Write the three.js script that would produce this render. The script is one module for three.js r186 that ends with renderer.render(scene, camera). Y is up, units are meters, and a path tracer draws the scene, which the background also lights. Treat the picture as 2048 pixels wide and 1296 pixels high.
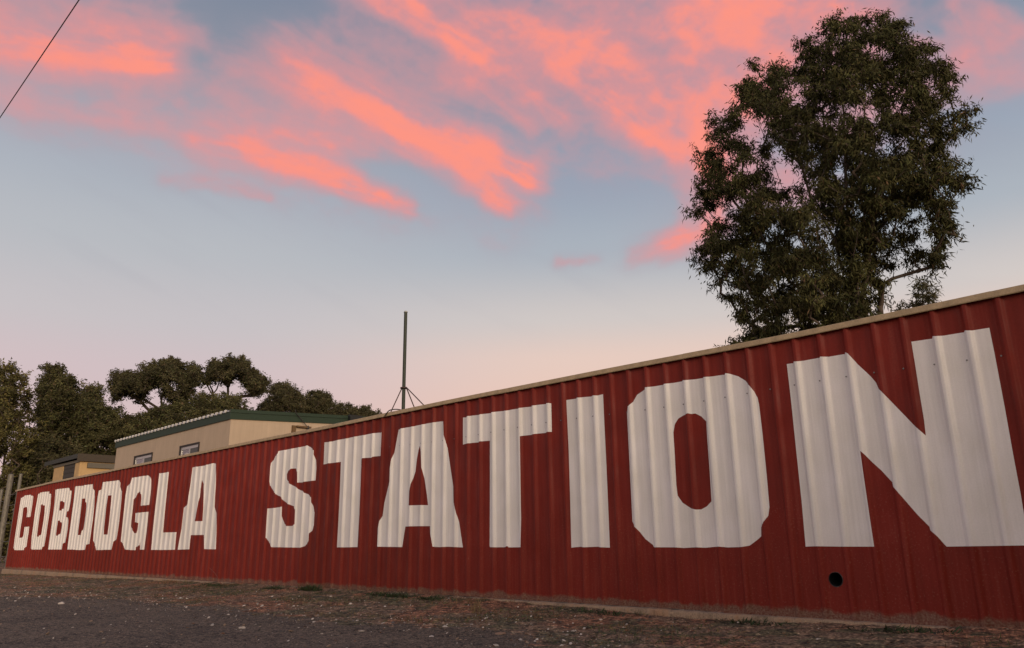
import * as THREE from 'three';
import { mergeGeometries } from 'three/addons/utils/BufferGeometryUtils.js';

// ---------------------------------------------------------------- camera, sky, sun, exposure
// World frame: the red wall lies along x (crest of its ribs at z = 0), y is up, the street is on the +z side.
const EYE = 0.62, DIST = 5.6628, FOCAL = 1530, PW = 2048, PH = 1296;
const rad = THREE.MathUtils.degToRad, clamp = THREE.MathUtils.clamp, lerp = THREE.MathUtils.lerp, sstep = THREE.MathUtils.smoothstep;
const scene = new THREE.Scene();
const camera = new THREE.PerspectiveCamera(2 * Math.atan(PH / 2 / FOCAL) * 180 / Math.PI, PW / PH, 0.05, 3000);
camera.position.set(0, EYE, DIST);
camera.rotation.set(rad(15.7437), rad(44.5989), rad(-0.7856), 'YXZ');
camera.updateMatrixWorld();
const SUN_AZ = 113, SUN_EL = 9;                                  // degrees, azimuth counted from -z towards +x
const renderer = new THREE.WebGLRenderer({ antialias: true });
renderer.toneMapping = THREE.LinearToneMapping;
renderer.toneMappingExposure = 1;
renderer.shadowMap.enabled = true;

// gradient noise in space, and a flat kind that repeats over whole cells
const PERM = new Uint8Array(512), GX = new Float64Array(256), GY = new Float64Array(256), GZ = new Float64Array(256);
{ let a = 12345; const rnd = () => { a = (Math.imul(a, 1664525) + 1013904223) >>> 0; return a / 4294967296; }; const p = Array.from({ length: 256 }, (_, i) => i); for (let i = 255; i > 0; i--) { const j = Math.floor(rnd() * (i + 1)); [p[i], p[j]] = [p[j], p[i]]; } for (let i = 0; i < 512; i++) PERM[i] = p[i & 255]; for (let i = 0; i < 256; i++) { const z = rnd() * 2 - 1, t = rnd() * 6.2832, q = Math.sqrt(1 - z * z) * 1.25; GX[i] = q * Math.cos(t); GY[i] = q * Math.sin(t); GZ[i] = z * 1.25; } }
const noise = { noise(x, y, z) {
  const fx = Math.floor(x), fy = Math.floor(y), fz = Math.floor(z), X = fx & 255, Y = fy & 255, Z = fz & 255; x -= fx; y -= fy; z -= fz;
  const u = x * x * x * (x * (x * 6 - 15) + 10), v = y * y * y * (y * (y * 6 - 15) + 10), w = z * z * z * (z * (z * 6 - 15) + 10), A = PERM[X] + Y, B = PERM[X + 1] + Y, AA = PERM[A & 255] + Z, AB = PERM[(A + 1) & 255] + Z, BA = PERM[B & 255] + Z, BB = PERM[(B + 1) & 255] + Z, x1 = x - 1, y1 = y - 1, z1 = z - 1;
  let h = PERM[AA & 255]; const a = GX[h] * x + GY[h] * y + GZ[h] * z; h = PERM[BA & 255]; const b = GX[h] * x1 + GY[h] * y + GZ[h] * z; h = PERM[AB & 255]; const c = GX[h] * x + GY[h] * y1 + GZ[h] * z; h = PERM[BB & 255]; const d = GX[h] * x1 + GY[h] * y1 + GZ[h] * z;
  h = PERM[(AA + 1) & 255]; const e = GX[h] * x + GY[h] * y + GZ[h] * z1; h = PERM[(BA + 1) & 255]; const f = GX[h] * x1 + GY[h] * y + GZ[h] * z1; h = PERM[(AB + 1) & 255]; const g = GX[h] * x + GY[h] * y1 + GZ[h] * z1; h = PERM[(BB + 1) & 255]; const i = GX[h] * x1 + GY[h] * y1 + GZ[h] * z1;
  const p = a + u * (b - a), q = c + u * (d - c), r = e + u * (f - e), s = g + u * (i - g), m = p + v * (q - p), n = r + v * (s - r); return m + w * (n - m);
} };
function flatNoise(x, y, px, py, seed) {
  const fx = Math.floor(x), fy = Math.floor(y), X = fx % px, Y = fy % py, X1 = (X + 1) % px, Y1 = (Y + 1) % py; x -= fx; y -= fy;
  const u = x * x * x * (x * (x * 6 - 15) + 10), v = y * y * y * (y * (y * 6 - 15) + 10), A = PERM[((X >> 8) * 37 + X + seed) & 255], B = PERM[((X1 >> 8) * 37 + X1 + seed) & 255], k0 = Y + (Y >> 8) * 91, k1 = Y1 + (Y1 >> 8) * 91;
  let h = PERM[(A + k0) & 255]; const a = GX[h] * x + GY[h] * y; h = PERM[(B + k0) & 255]; const b = GX[h] * (x - 1) + GY[h] * y; h = PERM[(A + k1) & 255]; const c = GX[h] * x + GY[h] * (y - 1); h = PERM[(B + k1) & 255]; const d = GX[h] * (x - 1) + GY[h] * (y - 1);
  const p = a + u * (b - a), q = c + u * (d - c); return (p + v * (q - p)) * 1.25;
}
function fbm(x, y, z, oct = 4, gain = 0.5) {
  let a = 1, s = 0, n = 0;
  for (let i = 0; i < oct; i++) { s += a * noise.noise(x, y, z); n += a; a *= gain; x = x * 2.03 + 11.3; y = y * 2.03 + 5.7; z = z * 2.03 + 3.1; }
  return s / n;
}
function rng(seed) {
  let a = seed >>> 0;
  return () => { a = (a + 0x6D2B79F5) | 0; let t = Math.imul(a ^ (a >>> 15), 1 | a); t = (t + Math.imul(t ^ (t >>> 7), 61 | t)) ^ t; return ((t ^ (t >>> 14)) >>> 0) / 4294967296; };
}
const toLin = (c) => { c /= 255; return c <= 0.04045 ? c / 12.92 : ((c + 0.055) / 1.055) ** 2.4; };
const lin3 = (a) => a.map(toLin);
const rayOf = (px, py) => new THREE.Vector3((px - PW / 2) / FOCAL, -(py - PH / 2) / FOCAL, -1).applyQuaternion(camera.quaternion).normalize();
const azel = (px, py) => { const d = rayOf(px, py); return [Math.atan2(d.x, -d.z) * 180 / Math.PI, Math.asin(d.y) * 180 / Math.PI]; };

function buildSky() {
  const W = 4096, Hh = 2048, data = new Float32Array(W * Hh * 4);
  // clear air: colour by height above the horizon, away from the sun and towards it
  const stops = [[0, [212, 180, 178]], [7, [215, 188, 188]], [11.5, [209, 191, 194]], [15, [199, 193, 196]], [20, [184, 187, 193]], [25, [170, 177, 188]], [34, [133, 142, 158]], [50, [98, 114, 145]], [90, [84, 102, 138]]].map(([e, c]) => [e, lin3(c)]);
  const warm = [[0, [242, 192, 164]], [8, [240, 198, 178]], [13, [230, 203, 191]], [16, [208, 200, 197]], [21, [171, 179, 189]], [26, [152, 163, 180]], [34, [126, 138, 158]], [50, [98, 114, 145]], [90, [84, 102, 138]]].map(([e, c]) => [e, lin3(c)]);
  const dusk = [[0, [2.3, 1.55, 0.92]], [5, [2.15, 1.6, 1.05]], [12, [1.65, 1.4, 1.08]], [22, [1.05, 1.02, 0.92]], [40, [0.5, 0.55, 0.58]], [90, [0.1, 0.14, 0.26]]];
  const ramp = (st, e) => { let i = 0; while (i < st.length - 2 && e > st[i + 1][0]) i++; const t = sstep(e, st[i][0], st[i + 1][0]) * 0.4 + 0.6 * clamp((e - st[i][0]) / (st[i + 1][0] - st[i][0]), 0, 1); return [0, 1, 2].map((k) => lerp(st[i][1][k], st[i + 1][1][k], t)); };
  // cloud streaks: end points (photo pixels turned into azimuth and height), half width in degrees, density
  // (kind 0: a drawn-out streak, crisp below and feathered above; kind 1: a veil or mottled bank)
  const S = [
    [-180, 50, 320, 140, 52, 0.74, 0], [-120, 92, 290, 140, 22, 0.5, 0], [-60, 8, 300, 60, 76, 0.38, 1], [150, 40, 400, 88, 32, 0.3, 0], [40, 150, 350, 172, 30, 0.22, 1], [-60, 160, 25, 205, 42, 0.45, 1], [70, 212, 300, 268, 26, 0.34, 0], [0, 240, 420, 300, 40, 0.14, 1],
    [180, 200, 640, 265, 80, 0.32, 1], [440, 170, 640, 210, 46, 0.26, 1], [660, 120, 900, 170, 50, 0.28, 1], [900, 330, 1060, 420, 60, 0.22, 1], [860, 430, 1020, 490, 40, 0.14, 1], [380, 300, 760, 420, 70, 0.22, 1],
    [590, 145, 1055, 362, 54, 0.85, 0], [690, 205, 960, 318, 44, 0.9, 0], [480, 130, 760, 215, 44, 0.36, 0], [880, 320, 1020, 415, 34, 0.6, 0], [930, 380, 1012, 424, 20, 0.55, 0],
    [375, 298, 700, 358, 36, 0.74, 0], [500, 318, 805, 404, 32, 0.85, 0], [460, 255, 740, 300, 38, 0.4, 0], [320, 368, 540, 404, 18, 0.34, 0],
    [640, -50, 840, 30, 44, 0.5, 0], [730, -20, 965, 106, 36, 0.86, 0], [700, 50, 930, 140, 56, 0.3, 1], [880, 10, 1040, 100, 60, 0.42, 1],
    [980, 30, 1520, 60, 95, 0.68, 1], [1000, 150, 1480, 200, 90, 0.6, 1], [1055, 60, 1335, 315, 36, 0.62, 0], [1000, 120, 1120, 250, 34, 0.44, 0], [1235, 140, 1325, 222, 20, 0.5, 0], [1170, 190, 1340, 320, 40, 0.4, 0], [930, 160, 1060, 270, 34, 0.34, 0], [1120, 60, 1240, 130, 30, 0.4, 0],
    [1240, 15, 1470, 50, 48, 0.6, 1], [1430, -20, 1745, 14, 52, 0.95, 1], [1420, 110, 1720, 130, 110, 0.62, 1], [1385, 240, 1408, 480, 46, 0.98, 1], [1275, 520, 1430, 465, 30, 0.66, 0], [1320, 230, 1430, 330, 60, 0.55, 1], [1420, 350, 1620, 420, 66, 0.55, 1], [1130, 524, 1190, 518, 16, 0.44, 1], [1120, 300, 1340, 350, 70, 0.26, 1], [1500, 230, 1820, 260, 90, 0.42, 1],
    [1850, 100, 1915, 130, 38, 0.46, 1], [1920, 40, 1965, 110, 32, 0.66, 1], [1985, 36, 2035, 75, 32, 0.72, 1], [1950, 130, 2090, 145, 38, 0.58, 1], [1830, 185, 2070, 175, 32, 0.22, 1], [1700, 240, 1830, 210, 54, 0.26, 1],
  ].map(([x0, y0, x1, y1, w, k, kind], id) => { const [a0, e0] = azel(x0, y0), [a1, e1] = azel(x1, y1), c = Math.cos(rad((e0 + e1) / 2)), dx = (a1 - a0) * c, dy = e1 - e0; return { a0, e0, dx, dy, len: Math.hypot(dx, dy), c, w: w / FOCAL * 57.3 * 0.94, k, kind, id }; });
  const thin = lin3([176, 156, 167]), dense = lin3([236, 148, 146]), core = lin3([255, 150, 131]), smoke = lin3([160, 160, 172]);
  for (let j = Hh / 2 - 12; j < Hh; j++) {
    const el = ((j + 0.5) / Hh - 0.5) * 180, ce = Math.cos(rad(el)), se = Math.sin(rad(el)), E = Math.max(el, 0);
    const cA = ramp(stops, E), cB = ramp(warm, E), cD = ramp(dusk, E);
    for (let i = 0; i < W; i++) {
      const th = ((i + 0.5) / W - 0.5) * 2 * Math.PI, x = Math.cos(th) * ce, z = Math.sin(th) * ce, az = Math.atan2(x, -z) * 180 / Math.PI;
      const wB = sstep(az, -68, -38) * (1 - sstep(az, 60, 120)), g = 0.5 + 0.5 * Math.cos(rad(az - SUN_AZ)), wD = g * g * g;
      let r = lerp(lerp(cA[0], cB[0], wB), cD[0], wD), gr = lerp(lerp(cA[1], cB[1], wB), cD[1], wD), b = lerp(lerp(cA[2], cB[2], wB), cD[2], wD);
      if (el > 6) {
        // wind-drawn coordinates: clouds live on a layer far above, streaked the same way everywhere
        const p = x * 3.2, q = se * 3.2, s = z * 3.2;
        let dns = 0, A = az, L = el;
        const inView = (1 - sstep(Math.abs(az + 43), 40, 62)) * (1 - sstep(el, 44, 58));
        if (inView > 0) { A += (fbm(p, q, s, 2) * 1.8 + fbm(p * 7, q * 7, s * 7, 4, 0.6) * 0.75) / Math.max(ce, 0.2); L += fbm(p + 31, q + 7, s - 12, 2) * 1.4 + fbm(p * 7 + 9, q * 7, s * 7 + 4, 4, 0.6) * 0.6; }
        if (inView > 0) for (const t of S) {
          const ux = (A - t.a0) * t.c, uy = L - t.e0, g0 = (ux * t.dx + uy * t.dy) / t.len, side = (uy * t.dx - ux * t.dy) / t.len, h = clamp(g0 / t.len, 0, 1), over = g0 - h * t.len;
          const wide = t.kind ? t.w : t.w * (side < 0 ? 0.72 : 1.25) * (1.15 - 0.5 * h * h), endW = t.kind ? t.w : t.w * (g0 < 0 ? 1.3 : 0.7), d2 = (side / wide) ** 2 + (over / endW) ** 2;
          if (d2 < 5) {
            const fib = t.kind ? fbm(g0 * 0.34 + t.id * 7.1, side * 0.62, t.id * 1.7, 5, 0.58) : fbm(g0 * 0.17 + t.id * 7.1, side * 1.05, t.id * 1.7, 5, 0.6);
            const f = Math.exp(-d2 * 1.05) * clamp(1 + fib * (t.kind ? 1.9 : 1.5), 0, 1.9) * (t.kind ? 1 : 0.55 + 0.55 * sstep(h, 0, 0.55)); dns += t.k * (t.kind ? 0.5 : 0.68) * Math.min(f, 1.3) * (1 - dns);
          }
        }
        // the same kind of streaks over the rest of the sky
        const other = inView < 1 ? clamp((fbm(p * 1.1 + 50, q * 3.1, s * 1.1 - 20, 4) + 0.02) * 2.0, 0, 1) * sstep(el, 12, 30) : 0;
        dns = lerp(other, dns * inView, inView);
        const ru = az * ce * 0.88 - el * 0.475, rv = az * ce * 0.475 + el * 0.88;
        const streak = fbm(ru * 0.1, rv * 0.34, 4.2, 5, 0.52), puff = fbm(p * 6, q * 8, s * 6, 5, 0.6);
        dns = clamp(dns * (1 + (streak * 0.5 + puff * 0.7) * (1 - 0.5 * dns)) + (streak * 0.06 + puff * 0.08) * sstep(dns, 0.03, 0.3), 0, 1);
        // faint grey smoke-like wisps low down
        const gw = clamp(fbm(ru * 0.06 + 9, rv * 0.3, 1.7, 4) - 0.08, 0, 1) * 0.5 * sstep(el, 13, 20) * (1 - sstep(el, 26, 34));
        r = lerp(r, smoke[0], gw); gr = lerp(gr, smoke[1], gw); b = lerp(b, smoke[2], gw);
        const lit = 1 + 0.3 * wD, a1 = clamp(dns / 0.26, 0, 1) * 0.5, a2 = clamp((dns - 0.08) / 0.66, 0, 1) ** 1.1 * 0.92, a3 = sstep(dns, 0.48, 0.92) * 0.9;
        for (const [c, al] of [[thin, a1], [dense, a2], [core, a3]]) { r = lerp(r, c[0] * lit, al); gr = lerp(gr, c[1] * lit, al); b = lerp(b, c[2] * lit, al); }
      }
      const n = (j * W + i) * 4; data[n] = r; data[n + 1] = gr; data[n + 2] = b; data[n + 3] = 1;
    }
  }
  for (let n = 0; n < (Hh / 2 - 12) * W * 4; n += 4) { data[n] = 0.1; data[n + 1] = 0.08; data[n + 2] = 0.07; data[n + 3] = 1; }
  const t = new THREE.DataTexture(data, W, Hh, THREE.RGBAFormat, THREE.FloatType);
  t.mapping = THREE.EquirectangularReflectionMapping; t.magFilter = t.minFilter = THREE.LinearFilter; t.needsUpdate = true;
  return t;
}
scene.background = buildSky();
scene.environment = scene.background;
const sun = new THREE.DirectionalLight(new THREE.Color().setRGB(1, 0.78, 0.58), 1.65);
sun.position.set(Math.sin(rad(SUN_AZ)) * Math.cos(rad(SUN_EL)), Math.sin(rad(SUN_EL)), -Math.cos(rad(SUN_AZ)) * Math.cos(rad(SUN_EL))).multiplyScalar(60);
sun.castShadow = true; sun.shadow.radius = 30; sun.shadow.mapSize.set(2048, 2048);
Object.assign(sun.shadow.camera, { left: -60, right: 60, top: 40, bottom: -40, near: 1, far: 200 });
scene.add(sun, sun.target);

// ---------------------------------------------------------------- helpers
const taken = new Map();
function numbered(name) { const n = taken.get(name) ?? 0; taken.set(name, n + 1); return n ? `${name}_${String(n).padStart(3, '0')}` : name; }
function part(name, geo, m, parent, label) { const o = new THREE.Mesh(geo, m); o.name = name; o.castShadow = o.receiveShadow = true; if (label) o.userData.label = label; parent.add(o); return o; }
function thing(name, label, category, [x, y, z] = [0, 0, 0], group) { const o = new THREE.Group(); o.name = numbered(name); o.position.set(x, y, z); o.userData = { label, category }; if (group) o.userData.group = group; scene.add(o); return o; }
function structure(name, geo, m) { const o = part(numbered(name), geo, m, scene); o.userData.kind = 'structure'; return o; }
function box(x0, x1, y0, y1, z0, z1) { const g = new THREE.BoxGeometry(x1 - x0, y1 - y0, z1 - z0); g.translate((x0 + x1) / 2, (y0 + y1) / 2, (z0 + z1) / 2); return g; }
function rod(a, b, r0, r1 = r0, seg = 8) { const A = new THREE.Vector3(...a), B = new THREE.Vector3(...b), d = B.clone().sub(A), g = new THREE.CylinderGeometry(r1, r0, d.length(), seg); g.applyQuaternion(new THREE.Quaternion().setFromUnitVectors(new THREE.Vector3(0, 1, 0), d.clone().normalize())); g.translate((A.x + B.x) / 2, (A.y + B.y) / 2, (A.z + B.z) / 2); return g; }
function tube(pts, r, seg = 40, rs = 6) { return new THREE.TubeGeometry(new THREE.CatmullRomCurve3(pts.map((p) => new THREE.Vector3(...p))), seg, r, rs); }
function mat(rgb, rough = 0.8, extra = {}) { return new THREE.MeshStandardMaterial({ color: new THREE.Color().setRGB(...rgb), roughness: rough, side: THREE.DoubleSide, ...extra }); }
function texture(w, h, f, srgb = true) {                              // f(u, v) -> linear rgb (colour) or a number
  const d = new Uint8Array(w * h * 4), enc = (c) => { c = clamp(c, 0, 1); return 255 * (srgb ? (c <= 0.0031308 ? c * 12.92 : 1.055 * c ** (1 / 2.4) - 0.055) : c); };
  for (let j = 0; j < h; j++) for (let i = 0; i < w; i++) { const v = f((i + 0.5) / w, (j + 0.5) / h), n = (j * w + i) * 4; if (typeof v === 'number') d[n] = d[n + 1] = d[n + 2] = enc(v); else { d[n] = enc(v[0]); d[n + 1] = enc(v[1]); d[n + 2] = enc(v[2]); } d[n + 3] = 255; }
  const t = new THREE.DataTexture(d, w, h); t.wrapS = t.wrapT = THREE.RepeatWrapping; t.magFilter = THREE.LinearFilter; t.minFilter = THREE.LinearMipmapLinearFilter; t.generateMipmaps = true; if (srgb) t.colorSpace = THREE.SRGBColorSpace; t.needsUpdate = true; return t;
}
const ring = (u, v, fu, fv, oct, seed) => {                            // noise that repeats over the unit square, fu by fv cells
  let a = 1, t = 0, n = 0; fu = Math.max(1, Math.round(fu)); fv = Math.max(1, Math.round(fv)); let q = Math.round(seed * 10);
  for (let i = 0; i < oct; i++) { t += a * flatNoise(u * fu, v * fv, fu, fv, q); n += a; a *= 0.5; fu *= 2; fv *= 2; q += 53; }
  return t / n;
};
const worldAt = (px, py, dist) => { const d = rayOf(px, py), h = Math.hypot(d.x, d.z); return camera.position.clone().addScaledVector(d, dist / h); };
const onPlaneZ = (px, py, z) => { const d = rayOf(px, py); return camera.position.clone().addScaledVector(d, (z - DIST) / d.z); };

// ---------------------------------------------------------------- ground
const wallFoot = (x) => { const k = [[-60, -0.1], [-25, -0.075], [-19, -0.03], [-15, 0.01], [-11, 0.05], [-8.5, 0.055], [-6.6, 0.055], [-4.8, 0.02], [-3.2, 0.0], [-2.1, 0.035], [-1.3, 0.07], [6, 0.06], [60, 0]]; let i = 0; while (i < k.length - 2 && x > k[i + 1][0]) i++; return lerp(k[i][1], k[i + 1][1], sstep(x, k[i][0], k[i + 1][0])); };
const groundY = (x, z) => {
  const near = Math.exp(-Math.max(z, 0) * 1.5), far = clamp(-0.012 - Math.max(0, -x - 6) * 0.0033, -0.12, 0);
  const rough = fbm(x * 1.7, 3.3, z * 1.7, 3) * 0.022 + fbm(x * 9, 1.3, z * 9, 2) * 0.016 + noise.noise(x * 24, 2.3, z * 24) * 0.008;
  return lerp(far, wallFoot(x), near) + rough * (Math.abs(x) < 70 && Math.abs(z) < 60 ? 1 : 0);
};
const roadEdge = (x) => 1.55 + fbm(x * 0.35, 8.1, 0, 3) * 0.9 + fbm(x * 2.3, 2.1, 0, 3) * 0.25 + clamp((-x - 9) * 0.22, 0, 1.3) + clamp((x + 4) * 0.7, 0, 1.5);
function sheet(xs, zs, f) {
  const pos = [], uv = [], idx = [], nx = xs.length;
  for (const z of zs) for (const x of xs) { const [X, Y, Z] = f(x, z); pos.push(X, Y, Z); uv.push(X, Z); }
  for (let j = 0; j < zs.length - 1; j++) for (let i = 0; i < nx - 1; i++) { const a = j * nx + i; idx.push(a, a + nx, a + 1, a + 1, a + nx, a + nx + 1); }
  const g = new THREE.BufferGeometry(); g.setAttribute('position', new THREE.Float32BufferAttribute(pos, 3)); g.setAttribute('uv', new THREE.Float32BufferAttribute(uv, 2)); g.setIndex(idx); g.computeVertexNormals(); return g;
}
const spans = (list) => { const o = []; for (const [a, b, st] of list) for (let v = a; v < b - 1e-6; v += st) o.push(v); o.push(list.at(-1)[1]); return o; };
const soil = texture(1280, 1280, (u, v) => {                           // 8 m square: red soil, tan grit, olive lichen and dead grass
  const a = ring(u, v, 9, 9, 4, 1.3), b = ring(u, v, 22, 22, 4, 7.1), c = ring(u, v, 150, 150, 3, 3.7), d = ring(u, v, 420, 420, 2, 9.9);
  const red = sstep(a + b * 0.5, -0.05, 0.22), green = sstep(b - a * 0.6, 0.0, 0.2), k = 0.84 + ring(u, v, 70, 70, 2, 2.7) * 1.1 + c * 1.3 + d * 1.1;
  const col = [0.215, 0.140, 0.086].map((q, i) => lerp(lerp(q, [0.27, 0.118, 0.062][i], red * 0.8), [0.098, 0.088, 0.045][i], green * 0.85));
  const grit = d > 0.27 ? 1.9 : 1;
  return col.map((q) => q * clamp(k, 0.22, 2.1) * grit);
});
const soilBump = texture(1024, 1024, (u, v) => 0.5 + ring(u, v, 90, 90, 4, 4.4) * 0.9 + ring(u, v, 300, 300, 2, 6.4) * 0.4, false);
for (const t of [soil, soilBump]) t.repeat.set(1 / 8, 1 / 8);
soilBump.repeat.set(1 / 5, 1 / 5);
const soilMat = new THREE.MeshStandardMaterial({ map: soil, bumpMap: soilBump, bumpScale: 0.028, roughness: 1 });
structure('ground', sheet(spans([[-700, -120, 60], [-120, -28, 4], [-28, 3, 0.07], [3, 30, 3], [30, 700, 60]]), spans([[-700, -60, 60], [-60, -4, 4], [-4, -0.2, 0.4], [-0.2, 4, 0.045], [4, 30, 2], [30, 700, 60]]), (x, z) => [x, groundY(x, z), z]), soilMat);
const tar = texture(1280, 1280, (u, v) => {
  const a = ring(u, v, 7, 7, 4, 2.2), c = ring(u, v, 260, 260, 2, 5.5), d = ring(u, v, 560, 560, 2, 8.8), e = ring(u, v, 40, 40, 3, 0.4);
  const k = 0.88 + a * 0.5 + e * 0.4 + ring(u, v, 105, 105, 2, 7.3) * 1.0 + c * 1.3 + d * 1.3, st = d > 0.3 ? 1.8 : 1;
  return [0.120 * k * st, 0.089 * k * st, 0.062 * k * st];
});
const tarBump = texture(768, 768, (u, v) => 0.5 + ring(u, v, 260, 260, 3, 1.4) * 1.1, false);
tar.repeat.set(1 / 5, 1 / 5); tarBump.repeat.set(1 / 3, 1 / 3);
const roadY = (x, z) => { const w = z - roadEdge(x) + 0.15; return groundY(x, z) + 0.024 * sstep(w, 0, 0.8) - 0.014 + fbm(x * 3, 9.2, z * 3, 3) * 0.02 * (1 - 0.7 * sstep(w, 0.6, 1.6)); };
const topY = (x, z) => z > roadEdge(x) - 0.15 ? Math.max(groundY(x, z), roadY(x, z)) : groundY(x, z);
structure('asphalt_road', sheet(spans([[-300, -40, 20], [-40, -28, 1], [-28, 3, 0.09], [3, 30, 3], [30, 300, 20]]), spans([[0, 1, 0.05], [1, 4, 0.12], [4, 22, 1.2]]), (x, w) => {
  const z = roadEdge(x) - 0.15 + w; return [x, roadY(x, z), z];
}), new THREE.MeshStandardMaterial({ map: tar, bumpMap: tarBump, bumpScale: 0.01, roughness: 0.95 }));

// ---------------------------------------------------------------- the red wall
const PITCH = 0.2, PHASE = 0.42, TOP = 0.2719 * DIST + EYE, FOOT = 0.052, X0 = -24.86, X1 = 3.2;
// one rib, from the left edge of its crest: crest, flank, pan, flank
const PROF = [[0, 0], [0.004, 0.0012], [0.020, 0.0012], [0.024, 0], [0.036, -0.0165], [0.042, -0.0228], [0.047, -0.0250], [0.060, -0.0262], [0.118, -0.0266], [0.166, -0.0262], [0.178, -0.0250], [0.183, -0.0225], [0.2, 0]];
const ribZ = (x) => { let u = x / PITCH - PHASE; u = (u - Math.floor(u)) * PITCH; let i = 0; while (i < PROF.length - 2 && u > PROF[i + 1][0]) i++; return lerp(PROF[i][1], PROF[i + 1][1], (u - PROF[i][0]) / (PROF[i + 1][0] - PROF[i][0])); };
function breaks(a, b) { const o = []; for (let n = Math.floor(a / PITCH - PHASE); n <= b / PITCH - PHASE + 1; n++) for (const [u] of PROF.slice(0, -1)) { const x = (n + PHASE) * PITCH + u; if (x > a + 1e-5 && x < b - 1e-5) o.push(x); } return [a, ...o, b]; }
const CAPPX = [[31, 980], [100, 964], [649, 852], [700, 841], [900, 799], [1000, 779], [1200, 739.3], [1300, 720], [1500, 682.5], [1600, 662.5], [1800, 620.8], [1900, 600], [2048, 568]].map(([a, b]) => { const p = onPlaneZ(a, b, 0.014); return [p.x, p.y]; });
const capY = (x) => { if (x <= CAPPX[0][0]) return CAPPX[0][1]; for (let i = 0; i < CAPPX.length - 1; i++) if (x < CAPPX[i + 1][0]) return lerp(CAPPX[i][1], CAPPX[i + 1][1], (x - CAPPX[i][0]) / (CAPPX[i + 1][0] - CAPPX[i][0])); return CAPPX.at(-1)[1]; };
// a flat outline in (x, y), with holes, laid over the ribbed surface: triangulated, then cut at every fold
function layOnRibs(outline, holes, lift, taper = 0) {
  const tris = THREE.ShapeUtils.triangulateShape(outline, holes), pts = [outline, ...holes].flat(), pos = [], uv = [], nor = [];
  const normalAt = (x, side) => { const e = 0.004, d = (ribZ(x + e) - ribZ(x - e)) / (2 * e), l = Math.hypot(d, 1); return [-d / l, 0, 1 / l]; };
  const put = (p) => { pos.push(p[0], p[1], ribZ(p[0]) + lift); uv.push(p[0], p[1]); nor.push(...normalAt(p[0])); };
  const cut = (poly, x, keepRight) => { const o = []; for (let i = 0; i < poly.length; i++) { const a = poly[i], b = poly[(i + 1) % poly.length], ia = keepRight ? a[0] >= x : a[0] <= x, ib = keepRight ? b[0] >= x : b[0] <= x; if (ia) o.push(a); if (ia !== ib) { const t = (x - a[0]) / (b[0] - a[0]); o.push([x, lerp(a[1], b[1], t)]); } } return o; };
  for (const t of tris) {
    let rest = t.map((i) => [pts[i].x, pts[i].y]); const lo = Math.min(...rest.map((p) => p[0])), hi = Math.max(...rest.map((p) => p[0]));
    if (hi - lo < 1e-6) continue;
    const bs = breaks(lo, hi);
    for (let i = 0; i < bs.length - 1; i++) {
      const piece = i < bs.length - 2 ? cut(rest, bs[i + 1], false) : rest; if (i < bs.length - 2) rest = cut(rest, bs[i + 1], true);
      for (let k = 1; k < piece.length - 1; k++) { const [a, b, c] = [piece[0], piece[k], piece[k + 1]], ar = (b[0] - a[0]) * (c[1] - a[1]) - (c[0] - a[0]) * (b[1] - a[1]); if (Math.abs(ar) < 1e-9) continue; put(a); if (ar > 0) { put(b); put(c); } else { put(c); put(b); } }
    }
  }
  const g = new THREE.BufferGeometry(); g.setAttribute('position', new THREE.Float32BufferAttribute(pos, 3)); g.setAttribute('normal', new THREE.Float32BufferAttribute(nor, 3)); g.setAttribute('uv', new THREE.Float32BufferAttribute(uv, 2)); return g;
}
const redMap = texture(1536, 768, (u, v) => {                         // 4 m along, 2.2 m up; red paint, ragged splash of dried mud along the foot
  const y = v * 2.2, a = ring(u, v, 8, 5, 4, 0.9), st = ring(u, v, 130, 3, 3, 5.1), f = ring(u, v, 300, 170, 2, 7.7), edge = 0.112 + ring(u, 0, 14, 1, 3, 2.2) * 0.05 + ring(u, v, 60, 30, 3, 8.2) * 0.035;
  const mud = sstep(edge - y, -0.012, 0.028) * clamp(0.9 + f * 0.5, 0, 1), fleck = f > 0.36 && y < 0.9 ? 0.4 : 0, dust = clamp(sstep(st + a * 0.4, 0.1, 0.5) * 0.10, 0, 1), k = 1 + a * 0.26 + st * 0.24 + f * 0.14;
  const t = clamp(mud * 0.88 + fleck * 0.5 + dust, 0, 1), m = 0.85 + f * 0.7;
  return [lerp(0.190 * k, 0.20 * m, t), lerp(0.0205 * k, 0.125 * m, t), lerp(0.0125 * k, 0.088 * m, t)];
});
redMap.repeat.set(1 / 4, 1 / 2.2);
const fine = texture(1024, 1024, (u, v) => 0.5 + ring(u, v, 60, 8, 3, 3.2) * 0.5 + ring(u, v, 160, 160, 2, 1.2) * 0.25, false); fine.repeat.set(1 / 2, 1 / 2);
const roughs = texture(512, 512, (u, v) => 0.62 + ring(u, v, 20, 12, 4, 6.2) * 0.35, false); roughs.repeat.set(1 / 2.7, 1 / 2.7);
const redMat = new THREE.MeshPhysicalMaterial({ specularIntensity: 0.35, map: redMap, bumpMap: fine, bumpScale: 0.0006, roughnessMap: roughs, roughness: 0.85, side: THREE.DoubleSide });
const redMats = [0.86, 0.95, 1, 1.08].map((k, i) => { const m = redMat.clone(); m.color.setRGB(k, k, k * (0.96 + i * 0.03)); return m; });
const whiteMap = texture(1024, 1024, (u, v) => { const a = ring(u, v, 9, 6, 4, 4.9), s = ring(u, v, 110, 3, 3, 2.6), f = ring(u, v, 220, 220, 2, 1.1), k = 0.79 * (1 + a * 0.13 + s * 0.10 + f * 0.06); return [k, k * 0.965, k * (0.92 + a * 0.05)]; });
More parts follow.
